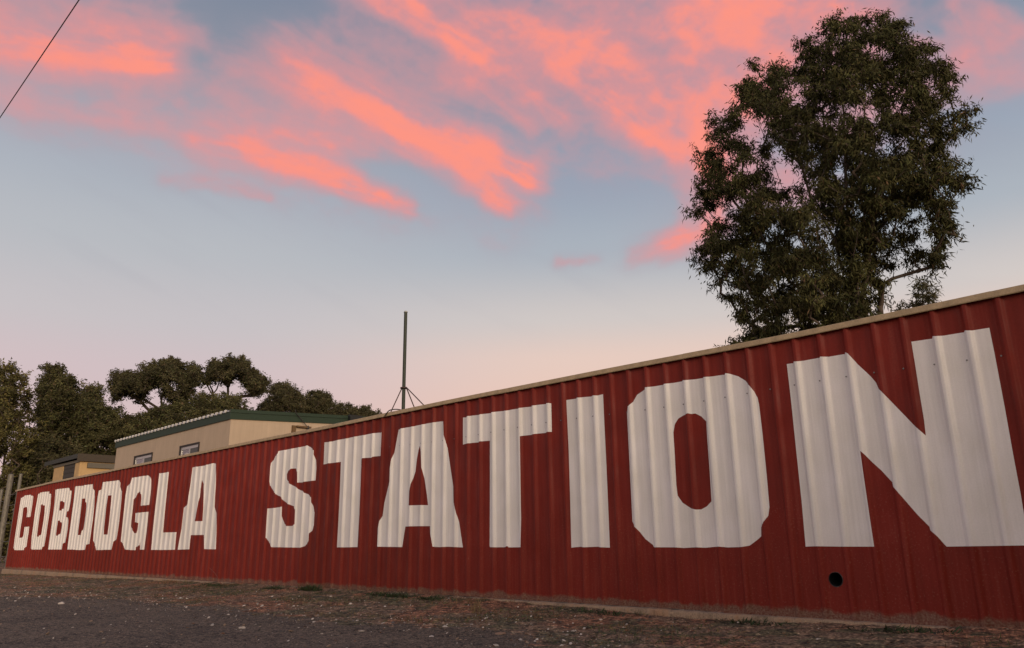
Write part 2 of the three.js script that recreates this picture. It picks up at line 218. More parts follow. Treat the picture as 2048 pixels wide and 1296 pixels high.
whiteMap.repeat.set(1 / 2.2, 1 / 2.2);
const whiteMat = new THREE.MeshStandardMaterial({ map: whiteMap, bumpMap: fine, bumpScale: 0.0006, roughnessMap: roughs, roughness: 0.9, side: THREE.DoubleSide });
const wall = thing('corrugated_wall', 'long dark red ribbed metal wall with large white painted letters and cream capping', 'wall');
const V2 = (x, y) => new THREE.Vector2(x, y);
const holeAt = (() => { const p = onPlaneZ(1671, 1159, -0.02); return [p.x, p.y]; })();
{
  const r = rng(5), firstRib = Math.floor(X0 / PITCH - PHASE) * PITCH + PHASE * PITCH;
  for (let a = firstRib + 0.012, k = 0; a < X1; a += 4 * PITCH, k++) {
    const x0 = Math.max(a - 0.006, X0), x1 = Math.min(a + 4 * PITCH + 0.006, X1), top = (capY(x0) + capY(x1)) / 2 - 0.012, foot = FOOT + (r() - 0.5) * 0.008;
    const holes = holeAt[0] > x0 && holeAt[0] < x1 ? [Array.from({ length: 28 }, (_, i) => V2(holeAt[0] + 0.052 * Math.cos(-i / 28 * 6.2832), holeAt[1] + 0.052 * Math.sin(-i / 28 * 6.2832)))] : [];
    const g = layOnRibs([V2(x0, foot), V2(x1, foot), V2(x1, top), V2(x0, top)], holes, k % 2 ? 0.0009 : 0);
    const uv = g.attributes.uv, off = Math.floor(r() * 20) * 0.2; for (let i = 0; i < uv.count; i++) uv.setX(i, uv.getX(i) + off * 0);
    part('cladding_sheet', g, redMats[Math.floor(r() * redMats.length)], wall);
  }
}
// lettering: outlines traced on the photograph (offset x, offset y, scale of the view they were read in), put back on the ribbed surface
function surfaceHit(px, py) {
  const d = rayOf(px, py), o = camera.position, at = (z) => o.x + d.x * (z - o.z) / d.z; let za = 0.004, zb = -0.034;
  const n = 160; let z = za; for (let i = 1; i <= n; i++) { const q = lerp(za, zb, i / n); if (q <= ribZ(at(q))) { let lo = z, hi = q; for (let k = 0; k < 14; k++) { const m = (lo + hi) / 2; if (m <= ribZ(at(m))) hi = m; else lo = m; } z = hi; break; } z = q; }
  return V2(at(z), o.y + d.y * (z - o.z) / d.z);
}
const VA = [0, 960, 8.525], VB = [220, 910, 6.4167], VC = [520, 840, 4.8], VD = [740, 820, 4.469], VE = [910, 770, 3.812], VF = [1240, 740, 3.503], VG = [1560, 640, 2.758];
const P = (v, s) => { const n = s.trim().split(/[\s,]+/).map(Number), o = []; for (let i = 0; i < n.length; i += 2) o.push([v[0] + n[i] / v[2], v[1] + n[i + 1] / v[2]]); return o; };
const letters = [
  ['C', [P(VA, '360,305 400,290 415,270 470,258 530,250 548,268 570,275 560,370 545,480 520,628 455,635 468,540 467,475 450,460 410,468 400,480 385,600 365,740 345,870 330,985 350,985 393,970 400,950 410,880 420,800 500,795 490,890 470,1010 452,1140 415,1160 405,1195 265,1195 232,1165 250,1020 285,790 320,560 345,400')]],
  ['O', [P(VA, '655,235 690,215 750,205 840,195 848,232 875,245 865,400 845,560 815,760 790,930 755,1130 725,1140 710,1185 560,1185 528,1170 545,960 575,740 600,540 625,400'), P(VA, '700,430 715,412 768,450 762,560 745,690 720,840 705,930 670,945 660,968 630,965 645,830 670,650 690,520')]],
  ['B', [P(VA, '950,165 1000,155 1070,145 1180,135 1192,165 1222,185 1212,320 1195,420 1170,528 1140,545 1128,625 1160,645 1168,700 1155,830 1135,960 1115,1058 1070,1085 1055,1185 820,1185 845,1010 880,770 910,560 930,400'), P(VA, '1025,375 1060,358 1095,375 1102,410 1090,485 1060,495 1045,522 1010,520 1020,450'), P(VA, '990,692 1018,692 1030,715 1058,735 1055,800 1035,905 1000,930 990,950 955,948 965,860 980,760')]],
  ['D', [P(VA, '1282,115 1330,105 1400,100 1470,85 1585,70 1588,140 1615,190 1618,280 1605,480 1585,680 1560,850 1525,1090 1470,1100 1450,1190 1340,1195 1240,1185 1150,1185 1175,980 1205,760 1230,560 1255,380'), P(VA, '1400,318 1450,315 1455,350 1475,390 1475,470 1460,600 1440,740 1425,830 1395,870 1380,935 1330,938 1340,830 1360,680 1380,520')]],
  ['O', [[...P(VA, '1755,40 1810,30 1900,20 2000,8'), ...P(VB, '100,322 120,328 135,350 133,410 155,480 150,560 135,700 120,850 105,960 85,1080 45,1110 20,1215'), ...P(VA, '1640,1195 1620,1090 1590,1040 1600,880 1615,700 1640,470 1665,290 1685,190 1735,155')], P(VA, '1845,262 1905,262 1895,400 1875,600 1855,780 1835,930 1770,930 1775,830 1795,640 1815,450')]],
  ['G', [P(VB, '285,292 340,285 420,270 490,262 525,290 532,320 528,450 515,560 503,640 395,650 405,560 402,500 380,470 355,490 340,530 305,570 295,680 275,850 270,915 290,960 310,1003 340,1003 355,960 365,870 322,862 330,745 400,737 495,728 485,850 470,990 440,1215 385,1215 390,1100 380,1160 335,1180 330,1220 250,1218 190,1212 170,1145 140,1110 155,960 180,720 200,520 222,400 265,360')]],
  ['L', [P(VB, '635,235 690,230 757,218 735,440 705,740 683,995 855,990 835,1215 720,1218 530,1218 550,980 580,700 610,450')]],
  ['A', [P(VB, '1062,158 1120,150 1200,138 1260,122 1325,105 1360,110 1362,250 1360,390 1350,540 1345,670 1368,745 1370,900 1365,1080 1360,1210 1210,1208 1208,1080 1205,1025 1040,1028 1030,1100 1020,1210 870,1215 890,1100 920,940 940,760 950,675 995,635 1010,520 1035,370 1048,260'), P(VB, '1182,320 1203,370 1205,480 1200,660 1188,848 1088,850 1110,740 1135,600 1155,540 1165,440')]],
  ['S', [P(VC, '178,298 240,288 305,275 380,262 455,245 490,262 518,290 515,330 540,385 543,460 535,580 425,592 405,600 358,600 358,500 345,465 300,467 275,485 260,520 260,570 285,612 350,645 365,662 415,685 425,700 465,712 490,740 492,790 515,830 525,890 518,1010 505,1060 470,1090 466,1165 435,1210 385,1225 110,1220 85,1165 55,1130 62,1000 72,850 140,845 212,832 210,925 240,1000 250,1018 305,1018 333,1000 338,860 320,825 275,808 210,760 205,740 150,712 135,685 98,630 92,590 100,450 108,410 135,380 150,345 172,320')]],
  ['T', [P(VC, '620,215 700,205 745,192 830,178 910,160 1000,145 1080,128 1168,120 1158,345 1085,352 1070,362 995,365 975,378 968,600 955,900 938,1220 830,1222 740,1222 755,950 768,680 778,402 700,412 665,415 612,427')]],
  ['A', [P(VD, '258,175 280,165 370,150 465,130 560,112 655,100 658,220 695,340 720,510 745,680 748,830 770,920 798,1000 832,1228 690,1222 620,1225 560,1222 540,1110 537,1038 440,1038 350,1040 318,1042 305,1120 290,1225 65,1222 72,1050 85,990 115,945 130,830 175,640 178,520 190,440 220,380 240,270'), P(VD, '447,320 455,370 460,510 490,620 510,760 520,850 440,850 347,853 352,720 365,660 390,605 408,550 420,440 435,360')]],
  ['T', [P(VE, '62,248 88,247 92,238 185,228 190,224 275,215 282,207 375,198 480,180 490,175 585,165 590,157 695,145 705,137 735,140 740,357 700,358 695,365 590,375 585,380 510,388 495,392 500,700 505,1020 500,1237 410,1238 400,1228 380,1237 270,1237 265,1230 267,900 267,425 190,430 180,438 95,445 62,455')]],
  ['I', [P(VE, '850,115 920,105 928,97 1040,88 1050,80 1090,80 1130,70 1140,300 1155,600 1170,950 1182,1240 1110,1237 1090,1233 980,1237 960,1233 888,1240 880,900 868,500')]],
  ['O', [P(VF, '175,122 240,115 300,105 312,97 380,90 435,80 440,73 530,65 580,57 585,50 650,45 735,32 738,22 770,27 830,45 880,75 895,95 940,150 965,195 975,240 1000,450 1030,750 1048,960 1040,1020 1005,1065 990,1100 990,1165 970,1185 910,1230 850,1240 760,1243 690,1237 600,1245 530,1242 450,1247 380,1242 240,1242 232,1225 180,1185 140,1135 105,1100 88,1060 75,800 60,500 50,300 55,255 95,220 120,175 170,140'), P(VF, '460,310 475,303 500,308 530,305 570,325 605,360 612,480 630,720 642,920 610,955 570,977 530,978 500,970 440,930 405,880 395,800 385,600 375,440 385,380 410,340')]],
  ['N', [P(VG, '38,243 75,238 75,230 130,225 220,208 222,202 270,203 358,188 360,178 375,185 430,245 500,310 530,345 545,380 590,425 735,575 750,590 805,638 795,550 770,400 745,240 725,120 840,103 842,90 900,87 1015,68 1020,58 1060,58 1155,43 1185,190 1240,480 1290,760 1330,970 1346,1070 1378,1243 920,1250 905,1235 870,1195 830,1160 825,1140 760,1075 625,920 620,895 560,830 510,785 465,740 443,722 465,880 490,1050 520,1250 430,1250 345,1250 195,1248 142,1250 120,1000 90,720 60,430')]],
];
for (const [ch, loops] of letters) {
  const onWall = loops.map((l) => { const o = []; for (let i = 0; i < l.length; i++) { const a = l[i], b = l[(i + 1) % l.length], n = Math.max(1, Math.round(Math.hypot(b[0] - a[0], b[1] - a[1]) / 4)); for (let k = 0; k < n; k++) { const q = surfaceHit(lerp(a[0], b[0], k / n), lerp(a[1], b[1], k / n)); if (!o.length || o.at(-1).distanceTo(q) > 1e-4) o.push(q); } } return o; });
  const area = THREE.ShapeUtils.area(onWall[0]); if (area < 0) onWall[0].reverse();
  for (const h of onWall.slice(1)) if (THREE.ShapeUtils.area(h) > 0) h.reverse();
  part('painted_letter', layOnRibs(onWall[0], onWall.slice(1), 0.0022), whiteMat, wall, `white block letter ${ch} painted on the red ribs`);
}
// capping, in lengths, resting on the rib crests
const capMat = new THREE.MeshStandardMaterial({ map: texture(512, 128, (u, v) => { const a = ring(u, v, 20, 6, 4, 3.1), f = ring(u, v, 120, 40, 2, 5.3), k = 1 + a * 0.35 + f * 0.25; return [0.42 * k, 0.315 * k, 0.185 * k]; }), roughness: 0.55, side: THREE.DoubleSide });
{
  const sec = [[0.0125, -0.046], [0.0165, -0.040], [0.0165, -0.003], [0.013, 0], [-0.075, 0.004], [-0.078, 0.0], [-0.078, -0.04], [-0.0755, -0.04], [-0.0755, 0.001], [0.012, -0.003], [0.0145, -0.005], [0.0145, -0.039], [0.0105, -0.045]], r = rng(8);
  const cuts = [X0 - 0.03]; for (let x = onPlaneZ(998.7, 785, 0).x - 2.33 * 9; x < X1; x += 2.33) if (x > X0 + 0.5) cuts.push(x); cuts.push(X1 + 0.02);
  for (let i = 0; i < cuts.length - 1; i++) {
    const a = cuts[i] - (i ? 0.03 : 0), b = cuts[i + 1] - 0.002, up = (i % 2) * 0.0022, steps = 8, pos = [], uv = [], idx = [], m = sec.length, tl = (r() - 0.5) * 0.003;
    for (let k = 0; k <= steps; k++) { const x = lerp(a, b, k / steps), y = capY(x) + up + tl; sec.forEach(([z, h], q) => { pos.push(x, y + h, z + up); uv.push(x * 0.8 + i * 0.37, q / m); }); }
    for (let k = 0; k < steps; k++) for (let q = 0; q < m; q++) { const q2 = (q + 1) % m, A = k * m + q, B = k * m + q2; idx.push(A, B, A + m, B, B + m, A + m); }
    const g = new THREE.BufferGeometry(); g.setAttribute('position', new THREE.Float32BufferAttribute(pos, 3)); g.setAttribute('uv', new THREE.Float32BufferAttribute(uv, 2)); g.setIndex(idx);
    const f = g.toNonIndexed(); f.computeVertexNormals(); part('capping_strip', f, capMat, wall);
  }
}
// screws beside every other rib in three rows, posts and rails behind
const screwMat = mat([0.2, 0.19, 0.18], 0.4, { metalness: 0.6 });
{
  const gs = []; for (const y of [1.735]) for (let n = Math.ceil(X0 / PITCH); n < X1 / PITCH - 1; n++) { const x = (n + PHASE) * PITCH - 0.03, g = new THREE.CylinderGeometry(0.0055, 0.006, 0.006, 8); g.rotateX(Math.PI / 2); g.translate(x, y + 0.012 * Math.sin(n * 12.9898), ribZ(x) + 0.003); gs.push(g.toNonIndexed()); }
  part('screw_heads', mergeGeometries(gs), screwMat, wall).userData.kind = 'stuff';
  const steel = mat([0.3, 0.3, 0.3], 0.5, { metalness: 0.7 });
  for (const y of [0.4, 1.12, 1.72]) part('back_rail', box(X0 + 0.02, X1, y, y + 0.06, -0.075, -0.033), steel, wall);
  for (let x = X0 + 0.05; x < X1; x += 2.33) part('back_post', box(x, x + 0.075, -0.3, 2.08, -0.152, -0.077), steel, wall);
}
const concrete = texture(1024, 512, (u, v) => { const a = ring(u, v, 9, 6, 4, 1.7), b = ring(u, v, 60, 40, 3, 4.1), f = ring(u, v, 260, 130, 2, 6.6), k = 0.9 + a * 0.5 + b * 0.45 + f * 0.5, o = sstep(a + b * 0.6, 0.05, 0.35); return [lerp(0.36, 0.31, o) * k, lerp(0.26, 0.195, o) * k, lerp(0.175, 0.118, o) * k]; });
const plinthMat = new THREE.MeshStandardMaterial({ map: concrete, bumpMap: soilBump, bumpScale: 0.01, roughness: 1 });
for (let x = X0 - 0.05, i = 0; x < X1; x += 2.33, i++) {                 // cast footing in lengths, broken along its upper edge
  const n = 70, len = Math.min(2.326, X1 - x), pos = [], uv = [], idx = [], rows = 9;
  for (let k = 0; k <= n; k++) for (let q = 0; q < rows; q++) {
    const X = x + len * k / n, chip = fbm(X * 6, i * 3.1, 0, 3), top = FOOT - 0.005 + chip * 0.014, face = 0.026 + fbm(X * 2.2, 5, 0, 3) * 0.012;
    const P2 = [[-0.12, -0.35], [-0.12, top - 0.01], [-0.04, top], [face - 0.018, top], [face - 0.004, top - 0.006], [face, top - 0.018], [face + 0.006 + fbm(X * 9, 1, 7, 2) * 0.008, top - 0.06], [face + 0.010 + fbm(X * 7, 1, 3, 2) * 0.010, top - 0.13], [face + 0.02, -0.35]][q];
    pos.push(X, P2[1], P2[0]); uv.push(X / 2, P2[1] + q * 0.02);
  }
  for (let k = 0; k < n; k++) for (let q = 0; q < rows - 1; q++) { const a = k * rows + q; idx.push(a, a + 1, a + rows, a + 1, a + rows + 1, a + rows); }
  const g = new THREE.BufferGeometry(); g.setAttribute('position', new THREE.Float32BufferAttribute(pos, 3)); g.setAttribute('uv', new THREE.Float32BufferAttribute(uv, 2)); g.setIndex(idx); g.computeVertexNormals(); part('footing_length', g, plinthMat, wall);
}
// round hole in the wall, made dark by an added black tube closed behind
{
  const t = thing('wall_hole_tube', 'dark round hole in the red wall below the letter N with an added black tube behind', 'pipe', [holeAt[0], holeAt[1], 0]);
  const pts = [V2(0.0505, 0.002), V2(0.0505, -0.42), V2(0.001, -0.42), V2(0.001, -0.414), V2(0.046, -0.414), V2(0.046, 0.002), V2(0.0505, 0.002)], g = new THREE.LatheGeometry(pts, 32); g.rotateX(Math.PI / 2); g.translate(0, 0, -0.024);
  part('black_tube', g, mat([0.012, 0.011, 0.011], 0.6), t);
}

// ---------------------------------------------------------------- mast behind the wall
{
  const base = onPlaneZ(806.5, 818, -0.22), top = onPlaneZ(811.5, 625, -0.22), t = thing('antenna_mast', 'thin dark green metal pole held by three struts behind the capping', 'pole', [base.x, 0, -0.22]);
  const green = mat([0.028, 0.036, 0.022], 0.6), rust = mat([0.09, 0.055, 0.045], 0.6, { metalness: 0.4 }), H = top.y, c = onPlaneZ(808, 776, -0.22).y, lean = top.x - base.x;
  part('pole', rod([0, -0.4, 0], [lean * 0.8, H, 0], 0.024, 0.022, 16), green, t);
  part('end_cap', rod([lean * 0.8, H, 0], [lean * 0.8, H + 0.018, 0], 0.027, 0.02, 16), mat([0.35, 0.36, 0.33], 0.5), t);
  const co = new THREE.TorusGeometry(0.036, 0.011, 8, 20); co.rotateX(Math.PI / 2); co.translate(lean * 0.25, c, 0); part('collar', co, rust, t);
  const foot = (px, py, z) => { const p = onPlaneZ(px, py, z); return [p.x - base.x, p.y, z + 0.22]; };
  for (const [px, py, z, ex] of [[776, 836, -0.07, -0.04], [829, 816, -0.4, 0.05], [851, 814, -0.07, 0.05]]) { const f = foot(px, py, z); part('strut', rod([lean * 0.25 + ex, c + 0.004, 0], f, 0.007, 0.007, 6), rust, t); }
  const w = onPlaneZ(800, 822, 0.02);
  part('tie_wire', tube([[0.03, w.y + 0.06, 0.02], [0.05, w.y + 0.055, 0.16], [0.02, w.y + 0.035, 0.232], [-0.05, w.y - 0.03, 0.25]], 0.0065, 24, 6), mat([0.03, 0.028, 0.025], 0.7), t);
}

// ---------------------------------------------------------------- the beige building
const beigeMap = texture(512, 512, (u, v) => { const a = ring(u, v, 7, 5, 4, 0.6), s = ring(u, v, 70, 4, 3, 3.3), f = ring(u, v, 180, 180, 2, 2.1), k = 1 + a * 0.14 + s * 0.08 + f * 0.06; return [0.46 * k, 0.36 * k, 0.26 * k]; }); beigeMap.repeat.set(1 / 3, 1 / 3);
const beige = new THREE.MeshStandardMaterial({ map: beigeMap, roughness: 0.85, side: THREE.DoubleSide });
const greenTrim = mat([0.014, 0.033, 0.016], 0.65), glass = new THREE.MeshPhysicalMaterial({ color: 0xffffff, transmission: 1, thickness: 0, roughness: 0.05, ior: 1.5 }), inside = mat([0.05, 0.045, 0.04], 0.95), alu = mat([0.42, 0.41, 0.40], 0.4, { metalness: 0.5 }), bronze = mat([0.028, 0.020, 0.016], 0.7), cloth = mat([0.36, 0.34, 0.28], 0.95);
{
  const ZF = -2.84, XR = -18.2, XL = -26.04, EAVE = 3.6, t = thing('beige_building', 'beige panelled building with green roof trim and two sliding windows behind the wall', 'building', [XR, 0, ZF]);
  const W = XR - XL, L = (x) => x - XR, depth = 7.4, rise = 0.055;                  // local x runs from -W to 0, local z from -depth to 0
  const wins = [[-24.36, -23.02, 2.3, 3.15], [-21.07, -19.9, 2.3, 3.15]], joints = [XL, -25.86, -24.42, -22.78, -21.13, -19.62, XR];
  const floorY = 0.35;
  for (let i = 0; i < joints.length - 1; i++) {
    const a = L(joints[i]) + 0.004, b = L(joints[i + 1]) - 0.004, s = new THREE.Shape([V2(a, floorY), V2(b, floorY), V2(b, EAVE), V2(a, EAVE)]);
    for (const [x0, x1, y0, y1] of wins) if (L(x0) > a - 0.1 && L(x1) < b + 0.2) s.holes.push(new THREE.Path([V2(Math.max(L(x0), a + 0.01), y0), V2(Math.max(L(x0), a + 0.01), y1), V2(Math.min(L(x1), b - 0.01), y1), V2(Math.min(L(x1), b - 0.01), y0)]));
    const g = new THREE.ExtrudeGeometry(s, { depth: 0.05, bevelEnabled: true, bevelSize: 0.003, bevelThickness: 0.003, bevelSegments: 1 }); g.translate(0, 0, -0.053); part('wall_panel', g, beige, t);
  }
  part('wall_backing', box(-W + 0.002, -0.06, floorY, EAVE - 0.01, -depth, -depth + 0.05), beige, t); part('end_wall', box(-W, -W + 0.05, floorY, EAVE - 0.01, -depth + 0.055, -0.06), beige, t);
  { const s = new THREE.Shape([V2(0, floorY), V2(depth - 0.05, floorY), V2(depth - 0.05, EAVE + rise * depth - 0.02), V2(0, EAVE)]), g = new THREE.ExtrudeGeometry(s, { depth: 0.05, bevelEnabled: false }); g.rotateY(Math.PI / 2); g.translate(-0.05, 0, -0.001); part('gable_wall', g, beige, t); }
  part('floor', box(-W, 0, floorY - 0.12, floorY - 0.004, -depth, 0), inside, t);
  for (let i = 0; i < 6; i++) for (const z of [-0.3, -depth + 0.4]) part('stump', box(-W + 0.3 + i * 1.42, -W + 0.42 + i * 1.42, -0.3, floorY - 0.122, z - 0.06, z + 0.06), inside, t);
  // fascia, barge with drip line, roof sheet
  part('fascia', box(-W - 0.06, 0.03, EAVE - 0.02, EAVE + 0.165, 0.012, 0.035), greenTrim, t);
  for (const [lo, hi, x0, x1] of [[-0.02, 0.135, 0.008, 0.032], [0.14, 0.225, 0.014, 0.048]]) { const s = new THREE.Shape([V2(-0.036, EAVE + lo), V2(depth + 0.1, EAVE + lo + rise * depth), V2(depth + 0.1, EAVE + hi + rise * depth), V2(-0.036, EAVE + hi)]), g = new THREE.ExtrudeGeometry(s, { depth: x1 - x0, bevelEnabled: false }); g.rotateY(Math.PI / 2); g.translate(x0, 0, 0); part('barge_board', g, greenTrim, t); }
  const roofMat = mat([0.42, 0.42, 0.41], 0.4, { metalness: 0.5 }), nr = 32, sp = (W + 0.04) / nr, xs = [], hs = [];
  for (let i = 0; i < nr; i++) for (const [u, h] of [[0, 0.045], [0.3, 0.045], [0.46, 0.0], [0.84, 0.0]]) { xs.push(-W - 0.03 + (i + u) * sp); hs.push(h); } xs.push(0.01); hs.push(0.045);
  { const pos = [], idx = []; xs.forEach((x, i) => { for (const z of [0.05, -depth - 0.1]) for (const th of [0.0, 0.004]) pos.push(x, EAVE + 0.172 + hs[i] + th - z * rise, z); }); for (let i = 0; i < xs.length - 1; i++) { const a = i * 4, b = a + 4; idx.push(a, a + 2, b, a + 2, b + 2, b, a + 1, b + 1, a + 3, a + 3, b + 1, b + 3, a, b, a + 1, b, b + 1, a + 1); } const g = new THREE.BufferGeometry(); g.setAttribute('position', new THREE.Float32BufferAttribute(pos, 3)); g.setIndex(idx); const f = g.toNonIndexed(); f.computeVertexNormals(); part('roof_sheet', f, roofMat, t); }
  const glintWhite = mat([0.72, 0.71, 0.69], 0.8);  // white wedges at the rib ends: sky reflection put into the colour
  { const s = new THREE.Shape([V2(-0.06 * sp, 0.074), V2(0.38 * sp, 0.074), V2(0.30 * sp, 0.035), V2(0.16 * sp, 0.004), V2(0.02 * sp, 0.035)]), g = new THREE.ExtrudeGeometry(s, { depth: 0.03, bevelEnabled: false }); for (let i = 0; i < nr; i++) { const o = part('rib_end_glint', g, glintWhite, t); o.position.set(-W - 0.03 + (i + 0.0) * sp, EAVE + 0.15, 0.052); } }
  // windows
  wins.forEach(([x0, x1, y0, y1], k) => {
    const a = L(x0), b = L(x1), w = new THREE.Group(); w.name = 'window'; t.add(w); const m = lerp(a, b, k ? 0.5 : 0.52);
    part('frame', mergeGeometries([box(a - 0.03, b + 0.03, y1 - 0.01, y1 + 0.035, -0.02, 0.022), box(a - 0.03, a + 0.02, y0, y1 - 0.01, -0.02, 0.02), box(b - 0.02, b + 0.03, y0, y1 - 0.01, -0.02, 0.02), box(a - 0.03, b + 0.03, y0 - 0.03, y0, -0.02, 0.03)]), bronze, w);
    part('sash', mergeGeometries([box(a + 0.02, b - 0.02, y1 - 0.09, y1 - 0.012, -0.03, -0.004), box(m - 0.03, m + 0.03, y0, y1 - 0.09, -0.03, -0.003), box(a + 0.02, a + 0.07, y0, y1 - 0.09, -0.03, -0.004)]), alu, w);
    part('pane', box(a + 0.07, m - 0.03, y0, y1 - 0.09, -0.024, -0.020), glass, w); part('pane', box(m + 0.03, b - 0.02, y0, y1 - 0.09, -0.024, -0.020), glass, w);
    part('insect_screen', box(m + 0.03, b - 0.022, y0, y1 - 0.09, -0.016, -0.014), mat([0.10, 0.10, 0.105], 0.9), w);
    const c = []; for (let i = 0; i <= 24; i++) c.push([a + 0.1 + (m - a - 0.16) * i / 24, -0.10 + 0.02 * Math.sin(i * 1.7)]);
    { const pos = [], idx = []; c.forEach(([x, z], i) => { const cut = y1 - 0.30 + 0.14 * Math.sin(i / 24 * 2.2 + k); pos.push(x, y0 - 0.1, z, x, cut, z); if (i) { const q = i * 2; idx.push(q - 2, q, q - 1, q - 1, q, q + 1); } }); const g = new THREE.BufferGeometry(); g.setAttribute('position', new THREE.Float32BufferAttribute(pos, 3)); g.setIndex(idx); g.computeVertexNormals(); part('curtain', g, cloth, w); }
  });
  part('inner_wall', box(-W + 0.06, -0.06, floorY, EAVE - 0.02, -1.6, -1.55), inside, t);
  // fittings on the gable end: bracket, hanging cable with its plug, dark junction box
  const onGable = (px, py) => { const d = rayOf(px, py), k = (XR + 0.05 - camera.position.x) / d.x, p = camera.position.clone().addScaledVector(d, k); return [p.x - XR, p.y, p.z - ZF]; };
  const q1 = onGable(585, 855), q2 = onGable(590, 824), q3 = onGable(600, 838), q4 = onGable(614, 856), q5 = onGable(702, 838), s1 = onGable(600, 855);
  part('bracket', mergeGeometries([box(-0.0, 0.06, q1[1] - 0.2, q1[1] + 0.06, q1[2] - 0.1, q1[2]), box(0.0, 0.12, q1[1] + 0.02, q1[1] + 0.06, s1[2] - 0.3, q1[2] - 0.1)]), mat([0.13, 0.075, 0.03], 0.7), t);
  part('hanging_cable', tube([[0.07, q2[1] + 0.06, q2[2]], [0.08, q2[1], q2[2]], [0.1, q3[1], q3[2]], [0.1, q4[1], q4[2]]], 0.012, 24, 6), mat([0.03, 0.028, 0.024], 0.7), t);
  { const g = new THREE.SphereGeometry(0.035, 10, 8); g.scale(1, 1.7, 1); g.translate(0.1, q4[1], q4[2]); part('cable_plug', g, mat([0.025, 0.02, 0.018], 0.6), t); }
  part('junction_box', box(0.05, 0.17, q5[1] - 0.12, q5[1] + 0.10, q5[2] - 0.3, q5[2] + 0.1), mat([0.008, 0.010, 0.010], 0.5), t);
}

// ---------------------------------------------------------------- the small yellow hut
{
  const ZF = -3.34, XR = -31.25, XL = -34.35, t = thing('yellow_hut', 'small yellow hut with flat brown roof edge and one dark shuttered window', 'hut', [XR, 0, ZF]), W = XR - XL;
  const yellow = new THREE.MeshStandardMaterial({ map: texture(256, 256, (u, v) => { const a = ring(u, v, 6, 6, 4, 2.9), f = ring(u, v, 80, 80, 2, 1.9), k = 1 + a * 0.2 + f * 0.1; return [0.52 * k, 0.35 * k, 0.165 * k]; }), roughness: 0.85, side: THREE.DoubleSide });
  const slate = mat([0.035, 0.037, 0.03], 0.7), brown = mat([0.055, 0.042, 0.028], 0.8), grey = mat([0.13, 0.115, 0.088], 0.8), dark = mat([0.045, 0.038, 0.028], 0.7), E = 3.68;
  const s = new THREE.Shape([V2(-W, 0.1), V2(0, 0.1), V2(0, E), V2(-W, E)]); s.holes.push(new THREE.Path([V2(-1.92, 2.2), V2(-1.92, 3.62), V2(-0.5, 3.62), V2(-0.5, 2.2)]));
  const g = new THREE.ExtrudeGeometry(s, { depth: 0.08, bevelEnabled: false }); g.translate(0, 0, -0.08); part('front_wall', g, yellow, t);
  part('side_wall', box(-0.08, 0, 0.1, E, -4.6, -0.082), yellow, t); part('rear_wall', box(-W, -0.082, 0.1, E, -4.68, -4.602), yellow, t); part('end_wall', box(-W, -W + 0.08, 0.1, E, -4.6, -0.082), yellow, t);
  part('slab', box(-W - 0.1, 0.1, -0.3, 0.098, -4.8, 0.12), grey, t);
  const sh = part('shutter', box(-1.92, -0.5, 2.2, 3.62, -0.06, -0.03), dark, t); for (let i = 0; i < 8; i++) part('slat', box(-1.9, -0.52, 2.24 + i * 0.17, 2.37 + i * 0.17, -0.028, -0.016), dark, sh);
  part('roof', box(-W - 0.85, 0.1, E + 0.08, E + 0.19, -4.9, 0.12), slate, t);
  part('roof_trim', box(-W - 0.87, 0.1, E + 0.02, E + 0.18, 0.122, 0.145), slate, t);
  part('eave_batten', box(-W - 0.05, 0.0, E - 0.11, E - 0.01, 0.002, 0.03), grey, t);
  part('barge_board', box(0.102, 0.14, E - 0.08, E + 0.19, -4.9, 0.14), brown, t); part('gutter', box(0.004, 0.10, E - 0.30, E - 0.12, -4.8, -0.25), grey, t);
}

// ---------------------------------------------------------------- a brick shed added out of view beside the camera: it keeps the low western light off the near end of the wall
{
  const t = thing('added_shade_shed', 'added brown brick shed out of view, shading the near end of the wall', 'shed', [7.2, 0, 2.2]), brick = new THREE.MeshStandardMaterial({ map: texture(256, 256, (u, v) => { const a = ring(u, v, 8, 8, 4, 5.9), f = ring(u, v, 60, 60, 2, 3.9), k = 1 + a * 0.3 + f * 0.2; return [0.20 * k, 0.12 * k, 0.08 * k]; }), roughness: 0.95 });
  part('west_wall', box(0, 0.22, -0.2, 3.3, 0, 8.4), brick, t); part('north_wall', box(0.222, 7.8, -0.2, 3.3, 0, 0.22), brick, t); part('south_wall', box(0.222, 7.8, -0.2, 3.3, 8.18, 8.4), brick, t); part('east_wall', box(7.58, 7.8, -0.2, 3.3, 0.222, 8.178), brick, t);
  const s = new THREE.Shape([V2(-0.3, 3.302), V2(8.1, 3.302), V2(3.9, 4.2)]), g = new THREE.ExtrudeGeometry(s, { depth: 9, bevelEnabled: false }); g.translate(0, 0, -0.3); part('roof', g, mat([0.16, 0.15, 0.15], 0.6), t); part('door', box(-0.03, -0.002, 0, 2.1, 5.4, 6.4), mat([0.08, 0.06, 0.05], 0.7), t);
}

